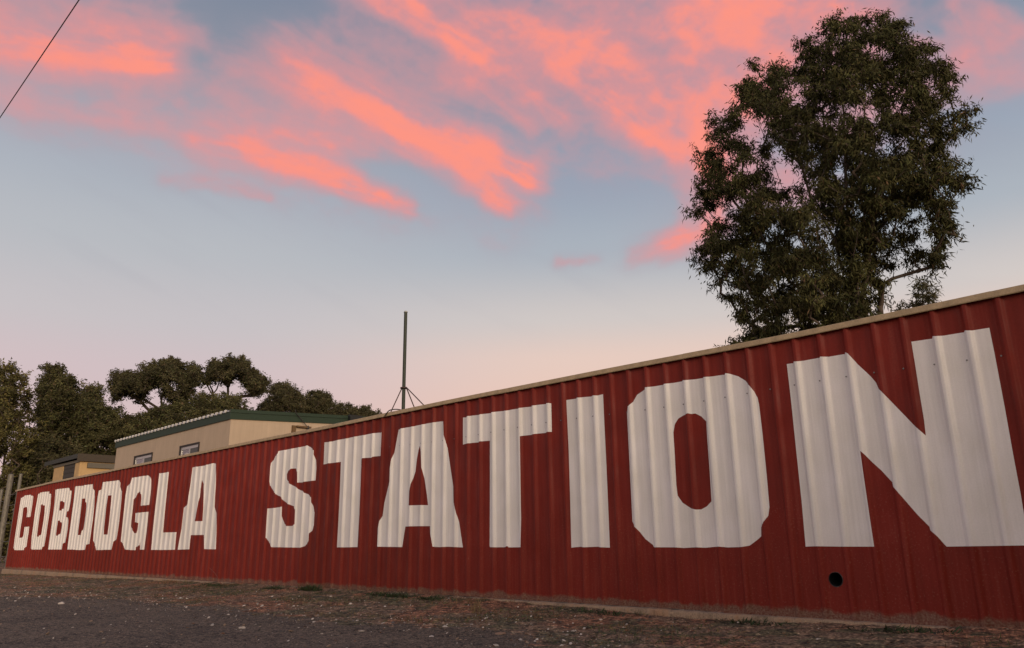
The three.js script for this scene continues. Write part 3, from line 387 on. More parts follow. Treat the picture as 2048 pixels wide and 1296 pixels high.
// ---------------------------------------------------------------- gate posts and wire fence beyond the wall's end
{
  const galv = new THREE.MeshStandardMaterial({ map: texture(128, 256, (u, v) => { const a = ring(u, v, 14, 26, 4, 2.3), k = 1 + a * 0.8; return [0.17 * k, 0.155 * k, 0.125 * k]; }), roughness: 0.6, metalness: 0.25 });
  const list = [[22.3, 950, 27.6, 0.075, 'thick grey steel post with a capped top just past the wall end'], [42, 948.5, 31, 0.05, 'thin grey steel post standing behind the corner of the red wall'], [3.6, 980, 29, 0.045, 'short grey steel post with wire beside the thick post']];
  const heads = [];
  for (const [px, py, d, r, label] of list) {
    const p = worldAt(px, py, d), t = thing('fence_post', label, 'post', [p.x, 0, p.z], 'posts beyond the wall end'); part('shaft', rod([0, -0.5, 0], [0, p.y, 0], r * 1.06, r, 14), galv, t); const c = new THREE.SphereGeometry(r * 1.02, 12, 6, 0, 6.2832, 0, Math.PI / 2); c.scale(1, 0.45, 1); c.translate(0, p.y, 0); part('cap', c, galv, t); heads.push(p);
  }
  const w = thing('wire_strands', 'thin slack fence wires strung between the grey steel posts', 'wire', [0, 0, 0]), wireMat = mat([0.2, 0.19, 0.17], 0.6, { metalness: 0.4 });
  const [A, , C] = heads; for (const h of [2.1, 1.8, 1.3, 0.8, 0.4]) { part('strand', tube([[A.x, h, A.z], [(A.x + X0) / 2, h - 0.05, (A.z - 0.06) / 2], [X0 + 0.04, h - 0.03, -0.09]], 0.006, 12, 5), wireMat, w); part('strand', tube([[A.x, h - 0.1, A.z], [(A.x + C.x) / 2, h - 0.16, (A.z + C.z) / 2], [C.x, h - 0.12, C.z]], 0.006, 12, 5), wireMat, w); }
}

// ---------------------------------------------------------------- overhead line along the street
{
  const a = worldAt(158, 0, 5 / Math.tan(rad(34.1))), y0 = a.y, z0 = a.z;
  const timber = mat([0.12, 0.09, 0.07], 0.9);
  for (const [x, label] of [[-52, 'tall timber power pole at the far end of the overhead wire'], [34, 'tall timber power pole behind the photographer along the street']]) { const t = thing('power_pole', label, 'pole', [x, 0, z0 + 0.16]); part('shaft', rod([0, -1, 0], [0, 7.4, 0], 0.15, 0.11, 12), timber, t); part('crossarm', box(-0.05, 0.05, 6.9, 7.0, -0.7, 0.7), timber, t); }
  const sag = (x) => y0 + (x + 8.6) * (x + 8.6) * 0.00035 ; const pts = []; for (let x = -52; x <= 34; x += 4) pts.push([x, sag(x), z0]);
  const o = part('overhead_wire', tube(pts, 0.0055, 120, 6), mat([0.06, 0.045, 0.045], 0.7), scene); o.userData = { label: 'single thin dark overhead wire crossing the upper sky', category: 'wire' };
}

// ---------------------------------------------------------------- trees
const barkMap = texture(256, 512, (u, v) => { const a = ring(u, v, 6, 5, 4, 0.8), s = ring(u, v, 40, 6, 3, 2.8), k = 1 + a * 0.5 + s * 0.5; return [0.075 * k, 0.055 * k, 0.042 * k]; });
const bark = new THREE.MeshStandardMaterial({ map: barkMap, roughness: 0.95 });
const leafMat = new THREE.MeshPhysicalMaterial({ vertexColors: true, roughness: 0.8, specularIntensity: 0.3, side: THREE.DoubleSide });
const inPoly = (x, y, p) => { let c = false; for (let i = 0, j = p.length - 1; i < p.length; j = i++) if ((p[i][1] > y) !== (p[j][1] > y) && x < (p[j][0] - p[i][0]) * (y - p[i][1]) / (p[j][1] - p[i][1]) + p[i][0]) c = !c; return c; };
const edgeDist = (x, y, p) => { let m = 1e9; for (let i = 0, j = p.length - 1; i < p.length; j = i++) { const dx = p[i][0] - p[j][0], dy = p[i][1] - p[j][1], t = clamp(((x - p[j][0]) * dx + (y - p[j][1]) * dy) / (dx * dx + dy * dy), 0, 1); m = Math.min(m, Math.hypot(x - p[j][0] - dx * t, y - p[j][1] - dy * t)); } return m; };
const pts2 = (s) => s.trim().split(/\s+/).map((q) => q.split(',').map(Number));
function growTree(o) {
  const r = rng(o.seed), poly = pts2(o.outline), t = thing(o.name, o.label, 'tree', [0, 0, 0], o.group), gauss = () => (r() + r() + r() + r() - 2) * 0.87;
  const nodes = [], add = (p, parent) => { nodes.push({ p, parent, n: 0 }); return nodes.length - 1; };
  // limbs: the first is the trunk, which starts in the ground
  const first = worldAt(...o.limbs[0].px[0], o.dist + (o.limbs[0].dz?.[0] ?? 0)); t.position.set(first.x, 0, first.z);
  let root = add(new THREE.Vector3(first.x, -0.6, first.z), -1); { const n = Math.max(2, Math.ceil((first.y + 0.6) / 1.2)); for (let i = 1; i < n; i++) root = add(new THREE.Vector3(first.x + gauss() * 0.05, lerp(-0.6, first.y, i / n), first.z + gauss() * 0.05), root); }
  for (const [k, l] of o.limbs.entries()) {
    const P3 = l.px.map(([x, y], i) => worldAt(x, y, o.dist + lerp(l.dz?.[0] ?? 0, l.dz?.[1] ?? 0, i / Math.max(1, l.px.length - 1)) + gauss() * 0.12));
    let at = root; if (k) { let best = 1e9; nodes.forEach((n, i) => { const d = n.p.distanceTo(P3[0]); if (d < best) { best = d; at = i; } }); }
    const cv = new THREE.CatmullRomCurve3([nodes[at].p.clone(), ...P3]), m = Math.max(4, Math.ceil(cv.getLength() / 0.45)); for (let i = 1; i <= m; i++) { const p = cv.getPoint(i / m); p.x += gauss() * 0.03; p.z += gauss() * 0.03; at = add(p, at); }
  }
  // clumps of foliage inside the outline
  const xs = poly.map((q) => q[0]), ys = poly.map((q) => q[1]), bx = [Math.min(...xs), Math.max(...xs)], by = [Math.min(...ys), Math.max(...ys)], clumps = [], mPerPx = o.dist / FOCAL;
  let deepest = 0; for (let i = 0; i < 200; i++) { const x = lerp(...bx, r()), y = lerp(...by, r()); if (inPoly(x, y, poly)) deepest = Math.max(deepest, edgeDist(x, y, poly)); }
  for (let tries = 0; clumps.length < o.clumps && tries < o.clumps * 60; tries++) {
    const x = lerp(...bx, r()), y = lerp(...by, r()); if (!inPoly(x, y, poly)) continue;
    const e = edgeDist(x, y, poly), thin = (o.gaps ?? []).reduce((s, [gx, gy, gr, k]) => s * (Math.hypot(x - gx, y - gy) < gr ? 1 - k : 1), 1); if (r() > thin) continue;
    if (noise.noise(x * 0.018 + o.seed, y * 0.018, 0.5) < (o.holes ?? -0.35) && e > 14) continue;
    const ins = o.clumpR / mPerPx * 0.55; if (e < ins && r() < 0.65) continue;
    const dz = (r() * 2 - 1) * o.depth * Math.sqrt(clamp(e / deepest, 0.04, 1)), p = worldAt(x, y, o.dist + dz); if (p.y < (o.minY ?? 1)) continue;
    const R = o.clumpR * (0.65 + r() * 0.7); let ok = true; for (const c of clumps) if (c.p.distanceTo(p) < (R + c.R) * 0.42) { ok = false; break; } if (ok) clumps.push({ p, R });
  }
  const origin = nodes[Math.min(nodes.length - 1, 6)].p; clumps.sort((a, b) => a.p.distanceTo(origin) - b.p.distanceTo(origin));
  for (const c of clumps) {
    let best = 1e9, at = 0; for (let i = 2; i < nodes.length; i++) { const n = nodes[i], d = n.p.distanceTo(c.p), cost = d * (1 + 1.6 * clamp((n.p.y - c.p.y) / (d + 0.01) + 0.6, 0, 1.4)); if (cost < best) { best = cost; at = i; } }
    const a = nodes[at].p, mid = a.clone().lerp(c.p, 0.55); mid.y -= a.distanceTo(c.p) * 0.08 * r(); mid.x += gauss() * 0.06; mid.z += gauss() * 0.06;
    const cv = new THREE.QuadraticBezierCurve3(a.clone(), mid, c.p.clone()), m = Math.max(2, Math.ceil(a.distanceTo(c.p) / (o.step ?? 0.3))); for (let i = 1; i <= m; i++) { const p = cv.getPoint(i / m); p.x += gauss() * 0.025; p.y += gauss() * 0.025; at = add(p, at); } c.node = at; nodes[at].n += 1;
    // short twigs through the clump
    c.twigs = []; for (let k = 0; k < (o.twigs ?? 4); k++) { const d = new THREE.Vector3(gauss(), gauss() * 0.8 + 0.25, gauss()).normalize().multiplyScalar(c.R * (0.6 + r() * 0.5)), e = add(c.p.clone().addScaledVector(d, 0.55).add(new THREE.Vector3(gauss() * 0.03, 0, 0)), at), f = add(c.p.clone().add(d), e); nodes[f].n += 0.15; c.twigs.push(d); }
  }
  for (let i = nodes.length - 1; i > 0; i--) nodes[nodes[i].parent].n += nodes[i].n;
  const rad2 = (n) => Math.min(o.trunkR, (o.twigR ?? 0.006) * Math.pow(Math.max(n.n, 0.1) / 0.15, o.taper ?? 0.47)), segs = []; let np = 0;
  { const pos = [], nor = [], uv = [], idx = [], u = new THREE.Vector3(), v = new THREE.Vector3(), d = new THREE.Vector3();
    for (let i = 1; i < nodes.length; i++) { const b = nodes[i], a = nodes[b.parent], ra = rad2(b) * (b.parent && nodes[b.parent].n > b.n * 1.5 ? 1.08 : 1) + (rad2(a) - rad2(b)) * (a.n < b.n * 1.5 ? 1 : 0.15), rb = rad2(b), m = rb > 0.05 ? 9 : rb > 0.015 ? 6 : 3; d.subVectors(b.p, a.p).normalize(); u.set(0.31, 0.2, 0.93).cross(d).normalize(); v.crossVectors(d, u);
      for (const [c, rr, q] of [[a.p, ra, 0], [b.p, rb, 1]]) for (let k = 0; k <= m; k++) { const an = k / m * 6.28318, nx = u.x * Math.cos(an) + v.x * Math.sin(an), ny = u.y * Math.cos(an) + v.y * Math.sin(an), nz = u.z * Math.cos(an) + v.z * Math.sin(an); pos.push(c.x + nx * rr - t.position.x, c.y + ny * rr, c.z + nz * rr - t.position.z); nor.push(nx, ny, nz); uv.push(k / m, c.y * 0.7); }
      for (let k = 0; k < m; k++) { const A = np + k, B = np + m + 1 + k; idx.push(A, A + 1, B, A + 1, B + 1, B); } np += 2 * (m + 1); }
    const g = new THREE.BufferGeometry(); g.setAttribute('position', new THREE.Float32BufferAttribute(pos, 3)); g.setAttribute('normal', new THREE.Float32BufferAttribute(nor, 3)); g.setAttribute('uv', new THREE.Float32BufferAttribute(uv, 2)); g.setIndex(idx); part('trunk', g, bark, t); }
  const N = clumps.length * o.leaves, pos = new Float32Array(N * 12), col = new Float32Array(N * 12), nor = new Float32Array(N * 12), idx = new Uint32Array(N * 6); let n = 0;
  const d = new THREE.Vector3(), s = new THREE.Vector3(), nn = new THREE.Vector3(), b = new THREE.Vector3(), up = new THREE.Vector3();
  for (const c of clumps) { const tint = 0.6 + r() * 0.75, hue = r(); for (let k = 0; k < o.leaves; k++) {
    if (r() < 0.72 && c.twigs.length) { const tw = c.twigs[Math.floor(r() * c.twigs.length)]; b.copy(c.p).addScaledVector(tw, 0.15 + r() * 0.95); b.x += gauss() * c.R * 0.22; b.y += gauss() * c.R * 0.18; b.z += gauss() * c.R * 0.22; } else b.set(c.p.x + gauss() * c.R * 0.72, c.p.y + gauss() * c.R * 0.6, c.p.z + gauss() * c.R * 0.72);
    d.set(gauss(), gauss() * 0.7 - o.hang, gauss()).normalize(); s.set(gauss(), gauss(), gauss()).cross(d).normalize(); nn.crossVectors(d, s).normalize();
    const L = o.leaf[0] * (0.6 + r() * 0.8), Wd = o.leaf[1] * (0.7 + r() * 0.6), bend = L * 0.12, q = n * 12;
    const pp = [b.x, b.y, b.z, b.x + d.x * L * 0.45 + s.x * Wd / 2, b.y + d.y * L * 0.45 + s.y * Wd / 2, b.z + d.z * L * 0.45 + s.z * Wd / 2, b.x + d.x * L + nn.x * bend, b.y + d.y * L + nn.y * bend, b.z + d.z * L + nn.z * bend, b.x + d.x * L * 0.45 - s.x * Wd / 2, b.y + d.y * L * 0.45 - s.y * Wd / 2, b.z + d.z * L * 0.45 - s.z * Wd / 2];
    const v = tint * (0.7 + r() * 0.6), dead = r() < 0.02, c0 = dead ? [0.11, 0.07, 0.04] : [0, 1, 2].map((i) => lerp(o.cols[0][i], o.cols[1][i], clamp(hue + gauss() * 0.3, 0, 1)));
    for (let i = 0; i < 4; i++) { pos[q + i * 3] = pp[i * 3] - t.position.x; pos[q + i * 3 + 1] = pp[i * 3 + 1]; pos[q + i * 3 + 2] = pp[i * 3 + 2] - t.position.z; nor[q + i * 3] = nn.x; nor[q + i * 3 + 1] = nn.y; nor[q + i * 3 + 2] = nn.z; col[q + i * 3] = c0[0] * v; col[q + i * 3 + 1] = c0[1] * v; col[q + i * 3 + 2] = c0[2] * v; }
    idx.set([n * 4, n * 4 + 3, n * 4 + 1, n * 4 + 1, n * 4 + 3, n * 4 + 2], n * 6); n++;
  } }
  const g = new THREE.BufferGeometry(); g.setAttribute('position', new THREE.BufferAttribute(pos, 3)); g.setAttribute('normal', new THREE.BufferAttribute(nor, 3)); g.setAttribute('color', new THREE.BufferAttribute(col, 3)); g.setIndex(new THREE.BufferAttribute(idx, 1)); part('crown', g, leafMat, t);
  return t;
}
const OLIVE = [[0.042, 0.043, 0.016], [0.064, 0.062, 0.023]], DARK = [[0.052, 0.051, 0.022], [0.080, 0.073, 0.033]], WARM = [[0.085, 0.076, 0.028], [0.115, 0.104, 0.036]];
growTree({ name: 'gum_tree', label: 'tall dense gum tree with many upright limbs rising behind the wall', seed: 11, dist: 20, depth: 2.9, trunkR: 0.17, twigR: 0.0042, taper: 0.365, clumpR: 0.40, clumps: 680, leaves: 280, leaf: [0.135, 0.030], hang: 0.65, cols: OLIVE, minY: 1.6, twigs: 5, holes: -0.36,
  outline: '1470,720 1478,655 1455,610 1445,570 1412,560 1404,510 1402,460 1384,405 1396,365 1404,325 1398,290 1418,255 1458,212 1458,150 1500,120 1552,122 1590,92 1640,64 1664,38 1700,20 1745,26 1800,44 1816,78 1872,110 1915,150 1918,205 1945,238 1915,300 1942,345 1945,395 1905,400 1912,455 1892,512 1866,540 1830,525 1800,512 1780,552 1752,585 1772,612 1752,645 1735,720',
  gaps: [[1815, 572, 42, 1.00], [1690, 330, 26, 0.70], [1470, 330, 20, 0.70], [1640, 330, 26, 0.60], [1560, 470, 28, 0.60], [1700, 560, 22, 0.50], [1850, 330, 26, 0.60], [1505, 250, 36, 0.95], [1530, 300, 34, 0.80], [1590, 195, 25, 0.80], [1655, 225, 34, 0.80], [1735, 220, 29, 0.90], [1640, 470, 39, 0.90], [1560, 350, 41, 0.80], [1600, 390, 46, 0.80], [1780, 300, 34, 0.70], [1790, 460, 27, 0.80], [1520, 600, 27, 0.80], [1450, 420, 29, 1.00], [1585, 640, 23, 0.80], [1840, 440, 25, 0.70], [1830, 550, 25, 1.00], [1930, 290, 16, 0.80], [1925, 420, 20, 0.80]],
  limbs: [
    { px: [[1712, 690], [1712, 600], [1702, 480], [1693, 380], [1690, 280], [1686, 200], [1692, 120], [1712, 55]], dz: [0, 0] },
    { px: [[1722, 600], [1738, 500], [1745, 400], [1748, 300], [1749, 220], [1768, 130]], dz: [0, -1.1] },
    { px: [[1700, 560], [1660, 460], [1622, 395], [1602, 320], [1582, 250], [1560, 180]], dz: [0, -0.9] },
    { px: [[1690, 620], [1635, 540], [1604, 470], [1572, 400], [1550, 330], [1528, 270], [1500, 190]], dz: [0, 1.2] },
    { px: [[1665, 520], [1590, 510], [1520, 470], [1455, 440], [1412, 420]], dz: [-0.3, -1.2] },
    { px: [[1716, 610], [1758, 550], [1800, 505], [1855, 460]], dz: [0, -0.8] },
    { px: [[1738, 480], [1790, 430], [1850, 380], [1915, 375]], dz: [-0.4, 0.6] },
    { px: [[1694, 400], [1660, 330], [1648, 240], [1640, 150]], dz: [0, 0.9] },
    { px: [[1746, 360], [1800, 290], [1850, 220], [1885, 170]], dz: [-0.5, 0.9] },
    { px: [[1680, 650], [1600, 610], [1530, 600], [1480, 570]], dz: [0, -1.6] },
    { px: [[1690, 660], [1620, 650], [1540, 660], [1500, 650]], dz: [0, 1.2] }] });
growTree({ name: 'sapling', label: 'small feathery sapling tip showing above the capping beside the gum tree', seed: 23, dist: 14, depth: 0.25, trunkR: 0.03, clumpR: 0.12, clumps: 60, leaves: 34, leaf: [0.09, 0.015], hang: 0.35, cols: DARK, minY: 1.2, twigs: 4, step: 0.1, twigR: 0.0012, holes: -1,
  outline: '1800,640 1796,612 1822,600 1816,572 1845,550 1862,562 1876,585 1870,612 1882,610 1890,640', limbs: [{ px: [[1846, 650], [1845, 610], [1848, 575], [1850, 555]] }] });
growTree({ name: 'sapling', label: 'low leafy shoot peeping over the capping left of the gum tree', seed: 29, dist: 12, depth: 0.2, trunkR: 0.02, clumpR: 0.09, clumps: 30, leaves: 24, leaf: [0.08, 0.014], hang: 0.4, cols: DARK, minY: 1.2, twigs: 3, step: 0.1, twigR: 0.0012, holes: -1,
  outline: '1430,720 1432,692 1442,684 1456,690 1470,696 1480,684 1492,682 1498,720', limbs: [{ px: [[1462, 720], [1460, 700], [1446, 690]] }, { px: [[1464, 710], [1484, 688]] }] });
const FAR = { depth: 3.2, clumpR: 0.46, leaves: 120, leaf: [0.14, 0.058], hang: 0.15, twigs: 3, step: 0.5, twigR: 0.006, taper: 0.38, minY: 2, group: 'trees beyond the buildings' };
const FAR_OLIVE = [[0.064, 0.063, 0.026], [0.094, 0.088, 0.036]], FAR_DARK = [[0.062, 0.059, 0.027], [0.092, 0.083, 0.040]];
growTree({ ...FAR, name: 'she_oak', label: 'olive green bushy tree at the picture edge beyond the fence posts', seed: 41, minY: 0.2, dist: 44, trunkR: 0.3, clumps: 494, cols: WARM, holes: -0.3, outline: '-70,800 -40,745 -10,728 25,732 48,748 62,790 72,840 78,900 70,960 66,1060 40,1130 -30,1135 -90,960', limbs: [{ px: [[6, 1020], [8, 930], [14, 850], [16, 770]] }, { px: [[8, 930], [40, 880], [50, 820]] }, { px: [[8, 930], [-30, 870], [-40, 800]] }] });
growTree({ ...FAR, name: 'she_oak', label: 'upright bushy tree with a wispy pointed top between two rounder crowns', seed: 43, dist: 49, trunkR: 0.3, clumps: 442, cols: FAR_OLIVE, holes: -0.26, outline: '74,830 76,780 90,745 96,732 116,728 128,745 152,762 155,790 146,822 150,870 140,930 120,980 80,985 66,930 72,870', limbs: [{ px: [[104, 1010], [104, 920], [110, 840], [114, 760]] }, { px: [[104, 920], [130, 860], [140, 800]] }, { px: [[104, 930], [84, 870], [88, 800]] }] });
growTree({ ...FAR, name: 'she_oak', label: 'rounded olive tree behind the yellow hut, its crown stepping down to the right', seed: 47, dist: 48, trunkR: 0.3, clumps: 520, cols: FAR_OLIVE, holes: -0.26, outline: '148,880 142,830 150,795 172,774 198,776 206,800 210,822 232,812 240,842 248,870 244,930 220,960 160,970 150,940', limbs: [{ px: [[190, 1000], [188, 920], [184, 850], [180, 800]] }, { px: [[188, 920], [220, 870], [228, 835]] }] });
growTree({ ...FAR, name: 'shrub_tree', label: 'dark low tree filling the gap under the taller crowns left of the hut', seed: 53, minY: 0.15, dist: 45, trunkR: 0.22, clumps: 312, cols: FAR_DARK, holes: -0.2, outline: '20,960 30,900 70,870 120,880 160,900 190,930 180,1000 120,1060 60,1128 10,1132', limbs: [{ px: [[110, 1020], [108, 980], [104, 930]] }, { px: [[108, 980], [60, 930]] }, { px: [[108, 990], [160, 940]] }] });
growTree({ ...FAR, name: 'pine_tree', label: 'broad flat-topped dark tree with spreading bare lower limbs behind the beige building', seed: 59, dist: 50, trunkR: 0.36, clumps: 429, cols: FAR_DARK, depth: 3.6, holes: -0.38, minY: 5, outline: '222,778 230,748 256,745 275,752 290,735 322,728 335,718 358,722 368,740 388,730 400,738 402,756 396,774 384,786 372,800 352,812 322,790 310,770 296,778 286,806 272,806 262,790 244,792 232,800', gaps: [[270, 795, 14, 0.9], [318, 782, 12, 0.9], [330, 795, 12, 0.9], [388, 780, 10, 0.8]],
  limbs: [{ px: [[324, 860], [324, 825], [322, 798], [314, 770], [312, 745]] }, { px: [[323, 820], [290, 800], [262, 786], [245, 770]] }, { px: [[324, 815], [340, 780], [362, 750]] }, { px: [[322, 800], [300, 770], [286, 750]] }, { px: [[326, 830], [365, 790], [395, 755]] }, { px: [[322, 805], [330, 770], [334, 735]] }] });
growTree({ ...FAR, name: 'pine_tree', label: 'open airy tree with bare forked limbs against the sky behind the green roof', seed: 61, dist: 50, trunkR: 0.3, clumps: 312, cols: FAR_DARK, depth: 3.0, holes: -0.36, minY: 5, outline: '404,764 412,752 422,728 432,722 444,730 456,716 464,712 470,722 486,718 496,724 500,740 514,744 526,756 534,768 532,782 520,788 506,792 494,782 484,764 476,750 466,752 456,768 446,766 438,756 424,760 414,770', limbs: [{ px: [[452, 860], [456, 820], [456, 790], [458, 768], [472, 742]] }, { px: [[440, 820], [428, 790], [414, 760], [408, 762]] }, { px: [[428, 788], [438, 765], [440, 748]] }, { px: [[456, 800], [490, 790], [515, 770]] }, { px: [[458, 772], [460, 745], [464, 725]] }] });
growTree({ ...FAR, name: 'shrub_tree', label: 'low mid green tree mass just above the corrugated roof edge', seed: 67, dist: 46, trunkR: 0.24, clumps: 494, cols: FAR_OLIVE, depth: 3, holes: -0.5, minY: 3, outline: '232,900 240,838 262,826 290,830 320,812 350,806 378,800 400,790 430,794 470,790 486,800 500,830 480,870 400,880 320,900', limbs: [{ px: [[380, 880], [380, 850], [382, 815]] }, { px: [[380, 860], [320, 840], [270, 840]] }, { px: [[380, 860], [440, 830], [475, 810]] }] });
growTree({ ...FAR, name: 'round_tree', label: 'rounded dark tree with bright sky gaps low in its crown above the green barge', seed: 71, dist: 58, trunkR: 0.28, clumps: 286, cols: FAR_DARK, depth: 2.8, holes: -0.36, minY: 5, outline: '500,840 520,815 538,796 543,774 556,766 568,768 585,778 600,784 606,800 608,830 560,845 500,850', gaps: [[552, 806, 10, 0.8], [570, 822, 10, 0.8], [545, 792, 8, 0.8]], limbs: [{ px: [[562, 860], [562, 830], [564, 800], [562, 780]] }, { px: [[562, 835], [520, 815]] }, { px: [[562, 825], [590, 800]] }] });
growTree({ ...FAR, name: 'round_tree', label: 'smaller rounded dark tree right of the gappy one above the green barge', seed: 73, dist: 60, trunkR: 0.24, clumps: 208, cols: FAR_DARK, depth: 2.4, holes: -0.5, minY: 5, outline: '604,840 608,800 620,786 640,784 656,788 664,800 664,820 670,840 640,850', limbs: [{ px: [[636, 860], [636, 830], [638, 800]] }] });
growTree({ ...FAR, name: 'bushy_tree', label: 'low distant bushy tree tapering down to the capping left of the mast', seed: 79, dist: 75, trunkR: 0.25, clumps: 312, cols: FAR_DARK, depth: 2.4, holes: -0.5, minY: 5, outline: '660,850 664,812 676,806 690,812 704,810 716,818 732,812 746,822 762,826 768,840 740,856', gaps: [], limbs: [{ px: [[706, 870], [708, 845], [710, 825]] }, { px: [[707, 855], [740, 835]] }, { px: [[707, 855], [675, 830]] }] });

// ---------------------------------------------------------------- the verge: grass, litter, pebbles
{
  const r = rng(97), blades = [], pos = [], col = [], nor = [];
  const blade = (x, z, h, w, lean, az, c) => { const y = groundY(x, z) - 0.004, dx = Math.cos(az), dz = Math.sin(az), p = [[x - dz * w, y, z + dx * w], [x + dz * w, y, z - dx * w], [x + dx * lean * 0.4 + dz * w * 0.6, y + h * 0.6, z + dz * lean * 0.4 - dx * w * 0.6], [x + dx * lean, y + h, z + dz * lean]]; for (const i of [0, 1, 2, 0, 2, 3]) { pos.push(...p[i]); col.push(...c); } };
  const dry = [0.21, 0.145, 0.07], olive = [0.075, 0.075, 0.032], green = [0.04, 0.055, 0.02], brown = [0.12, 0.07, 0.04];
  for (let i = 0; i < 40000; i++) {
    const x = lerp(-25.5, 1, Math.pow(r(), 0.7)), z = 0.05 + Math.pow(r(), 1.3) * (roadEdge(x) + 0.1), dens = noise.noise(x * 1.1, 4.2, z * 1.6) + noise.noise(x * 4, 1.1, z * 4) * 0.4; if (dens < 0.0 + r() * 0.15) continue;
    const wet = noise.noise(x * 0.6 + 20, 0.4, z * 0.8), q = r(), c = (wet > 0.05 ? (q < 0.5 ? olive : q < 0.8 ? green : dry) : (q < 0.45 ? dry : q < 0.75 ? brown : olive)).map((k) => k * (0.6 + r() * 0.8)), flat = r() < 0.65;
    blade(x, z, flat ? 0.008 + r() * 0.012 : 0.015 + r() * 0.03, 0.0015 + r() * 0.0015, flat ? 0.03 + r() * 0.05 : (r() - 0.5) * 0.04, r() * 6.28, c);
  }
  // green weeds close to the footing
  for (const [wx, wz, n, s] of [[-9.1, 0.14, 700, 0.22], [-9.9, 0.2, 250, 0.3], [-7.3, 0.2, 420, 0.45], [-6.6, 0.22, 200, 0.2], [-4.4, 0.18, 160, 0.35], [-3.0, 0.16, 160, 0.4], [-1.9, 0.2, 200, 0.4], [-11.6, 0.25, 260, 0.5]]) for (let i = 0; i < n; i++) blade(wx + (r() + r() - 1) * s, wz + (r() - 0.3) * 0.14, 0.01 + r() * r() * (wx === -9.1 ? 0.085 : 0.045), 0.003 + r() * 0.005, 0.02 + r() * 0.05, r() * 6.28, green.map((k) => k * (0.6 + r() * 0.7)));
  for (let i = 0; i < 26; i++) blade(-5.35 + (r() - 0.5) * 0.09, 0.75 + (r() - 0.5) * 0.08, 0.06 + r() * 0.08, 0.0016, (r() - 0.5) * 0.09, r() * 6.28, dry);
  const g = new THREE.BufferGeometry(); g.setAttribute('position', new THREE.Float32BufferAttribute(pos, 3)); g.setAttribute('color', new THREE.Float32BufferAttribute(col, 3)); g.computeVertexNormals();
  const o = part('grass', g, new THREE.MeshStandardMaterial({ vertexColors: true, roughness: 0.9, side: THREE.DoubleSide }), scene); o.userData = { label: 'sparse dry grass and low green weeds along the foot of the wall', category: 'grass', kind: 'stuff' };
}
function stoneGeo(seed, flat) { const g = new THREE.IcosahedronGeometry(1, 1), p = g.attributes.position; for (let i = 0; i < p.count; i++) { const x = p.getX(i), y = p.getY(i), z = p.getZ(i), k = 1 + noise.noise(x * 1.3 + seed, y * 1.3, z * 1.3) * 0.55; p.setXYZ(i, x * k, y * k * flat, z * k); } g.computeVertexNormals(); return g; }
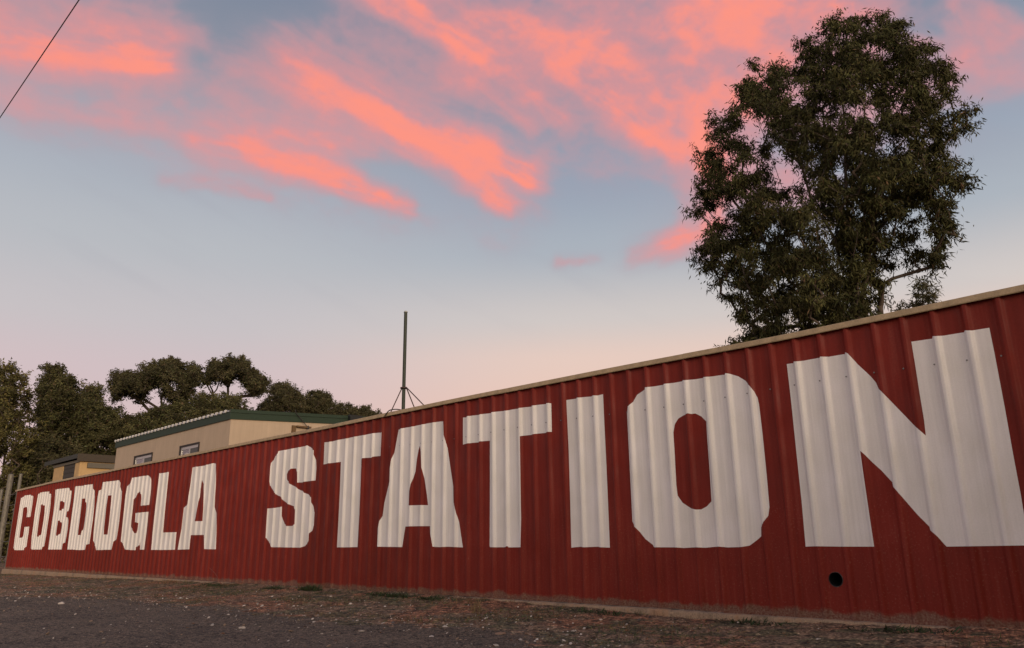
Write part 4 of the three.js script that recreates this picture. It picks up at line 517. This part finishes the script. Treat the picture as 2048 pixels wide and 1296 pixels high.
{
  const r = rng(131), n = 3800, im = new THREE.InstancedMesh(stoneGeo(3, 0.6), mat([1, 1, 1], 0.9), n), m = new THREE.Matrix4(), q = new THREE.Quaternion(), e = new THREE.Euler(), c = new THREE.Color(); im.name = 'pebbles'; im.castShadow = im.receiveShadow = true;
  for (let i = 0; i < n; i++) { const x = lerp(-24, 0.5, Math.pow(r(), 0.5)), ed = roadEdge(x), z = r() < 0.6 ? ed + (r() + r() + r() - 1.5) * 0.9 : 0.08 + r() * (ed + 2.6), s = 0.003 + Math.pow(r(), 5) * 0.010, y = topY(x, z) + s * 0.3; q.setFromEuler(e.set(r() * 0.6, r() * 6.28, r() * 0.6)); m.compose(new THREE.Vector3(x, y, Math.max(z, 0.07)), q, new THREE.Vector3(s * (0.8 + r() * 0.9), s, s * (0.8 + r() * 0.6))); im.setMatrixAt(i, m); const w = r(), k = 0.5 + r() * 0.7; im.setColorAt(i, w < 0.4 ? c.setRGB(0.62 * k, 0.55 * k, 0.47 * k) : w < 0.75 ? c.setRGB(0.30 * k, 0.21 * k, 0.14 * k) : c.setRGB(0.15 * k, 0.13 * k, 0.12 * k)); }
  im.userData = { label: 'pale pebbles and grit scattered over the road edge and dirt verge', category: 'pebbles', kind: 'stuff' }; scene.add(im);
  const lp = [], lc = [], ln = []; for (let i = 0; i < 4200; i++) { const x = lerp(-24, 0.5, Math.pow(r(), 0.65)), ed = roadEdge(x), z = 0.06 + r() * (ed + 0.5) * (r() < 0.2 ? 1.5 : 1), y = topY(x, z) + 0.006, L = 0.012 + r() * 0.03, w = 0.003 + r() * 0.007, a = r() * 6.28, dx = Math.cos(a), dz = Math.sin(a), up = r() * 0.012, p = [[x, y, z], [x + dx * L * 0.5 - dz * w, y + up, z + dz * L * 0.5 + dx * w], [x + dx * L, y + up * 0.4, z + dz * L], [x + dx * L * 0.5 + dz * w, y + up * 0.6, z + dz * L * 0.5 - dx * w]]; const k = 0.5 + r() * 0.9, cc = (r() < 0.3 ? [0.34, 0.26, 0.17] : r() < 0.5 ? [0.20, 0.10, 0.05] : [0.09, 0.06, 0.04]).map((v) => v * k); for (const j of [0, 1, 2, 0, 2, 3]) { lp.push(...p[j]); lc.push(...cc); } }
  const g = new THREE.BufferGeometry(); g.setAttribute('position', new THREE.Float32BufferAttribute(lp, 3)); g.setAttribute('color', new THREE.Float32BufferAttribute(lc, 3)); g.computeVertexNormals();
  const o = part('leaf_litter', g, new THREE.MeshStandardMaterial({ vertexColors: true, roughness: 0.9, side: THREE.DoubleSide }), scene); o.userData = { label: 'dead gum leaves and bark scraps lying on the verge', category: 'leaf litter', kind: 'stuff' };
}
const onGround = (px, py) => { const d = rayOf(px, py); let t = 3; for (; t < 40; t += 0.01) { const x = d.x * t, z = DIST + d.z * t; if (EYE + d.y * t < topY(x, z)) break; } return new THREE.Vector3(d.x * t, EYE + d.y * t, DIST + d.z * t); };
for (const [px, py, s, flat, c, label] of [[1000, 1269, 0.034, 0.35, [0.27, 0.17, 0.11], 'flat tan stone lying on the dark road edge'], [484, 1258, 0.022, 0.7, [0.52, 0.45, 0.38], 'white rounded stone on the asphalt below the wide gap between the words'], [123, 1208, 0.03, 0.6, [0.55, 0.48, 0.41], 'pale stone on the asphalt below the first letters'], [723, 1264, 0.018, 0.6, [0.42, 0.36, 0.3], 'small grey stone on the asphalt below the letter T'], [890, 1254, 0.016, 0.6, [0.5, 0.44, 0.38], 'small white stone near the road edge below the letter A']]) {
  const p = onGround(px, py), g = stoneGeo(px, flat); g.scale(s * 1.3, s, s); g.rotateY(px); const o = part(numbered('stone'), g, mat(c, 0.9), scene); o.position.set(p.x, p.y + s * flat * 0.3, p.z); o.userData = { label, category: 'stone' };
}
{
  const a = onPlaneZ(446, 1161, 0.25), b = onPlaneZ(419, 1136, 0.12), y0 = groundY(a.x, 0.25), o = part('twig', tube([[a.x, y0 - 0.01, 0.25], [lerp(a.x, b.x, 0.45), lerp(y0, b.y, 0.62), 0.2], [b.x, b.y, 0.12]], 0.004, 16, 5), mat([0.22, 0.06, 0.04], 0.8), scene); o.userData = { label: 'thin reddish twig arching up from the verge against the wall', category: 'twig' };
}
renderer.render(scene, camera);
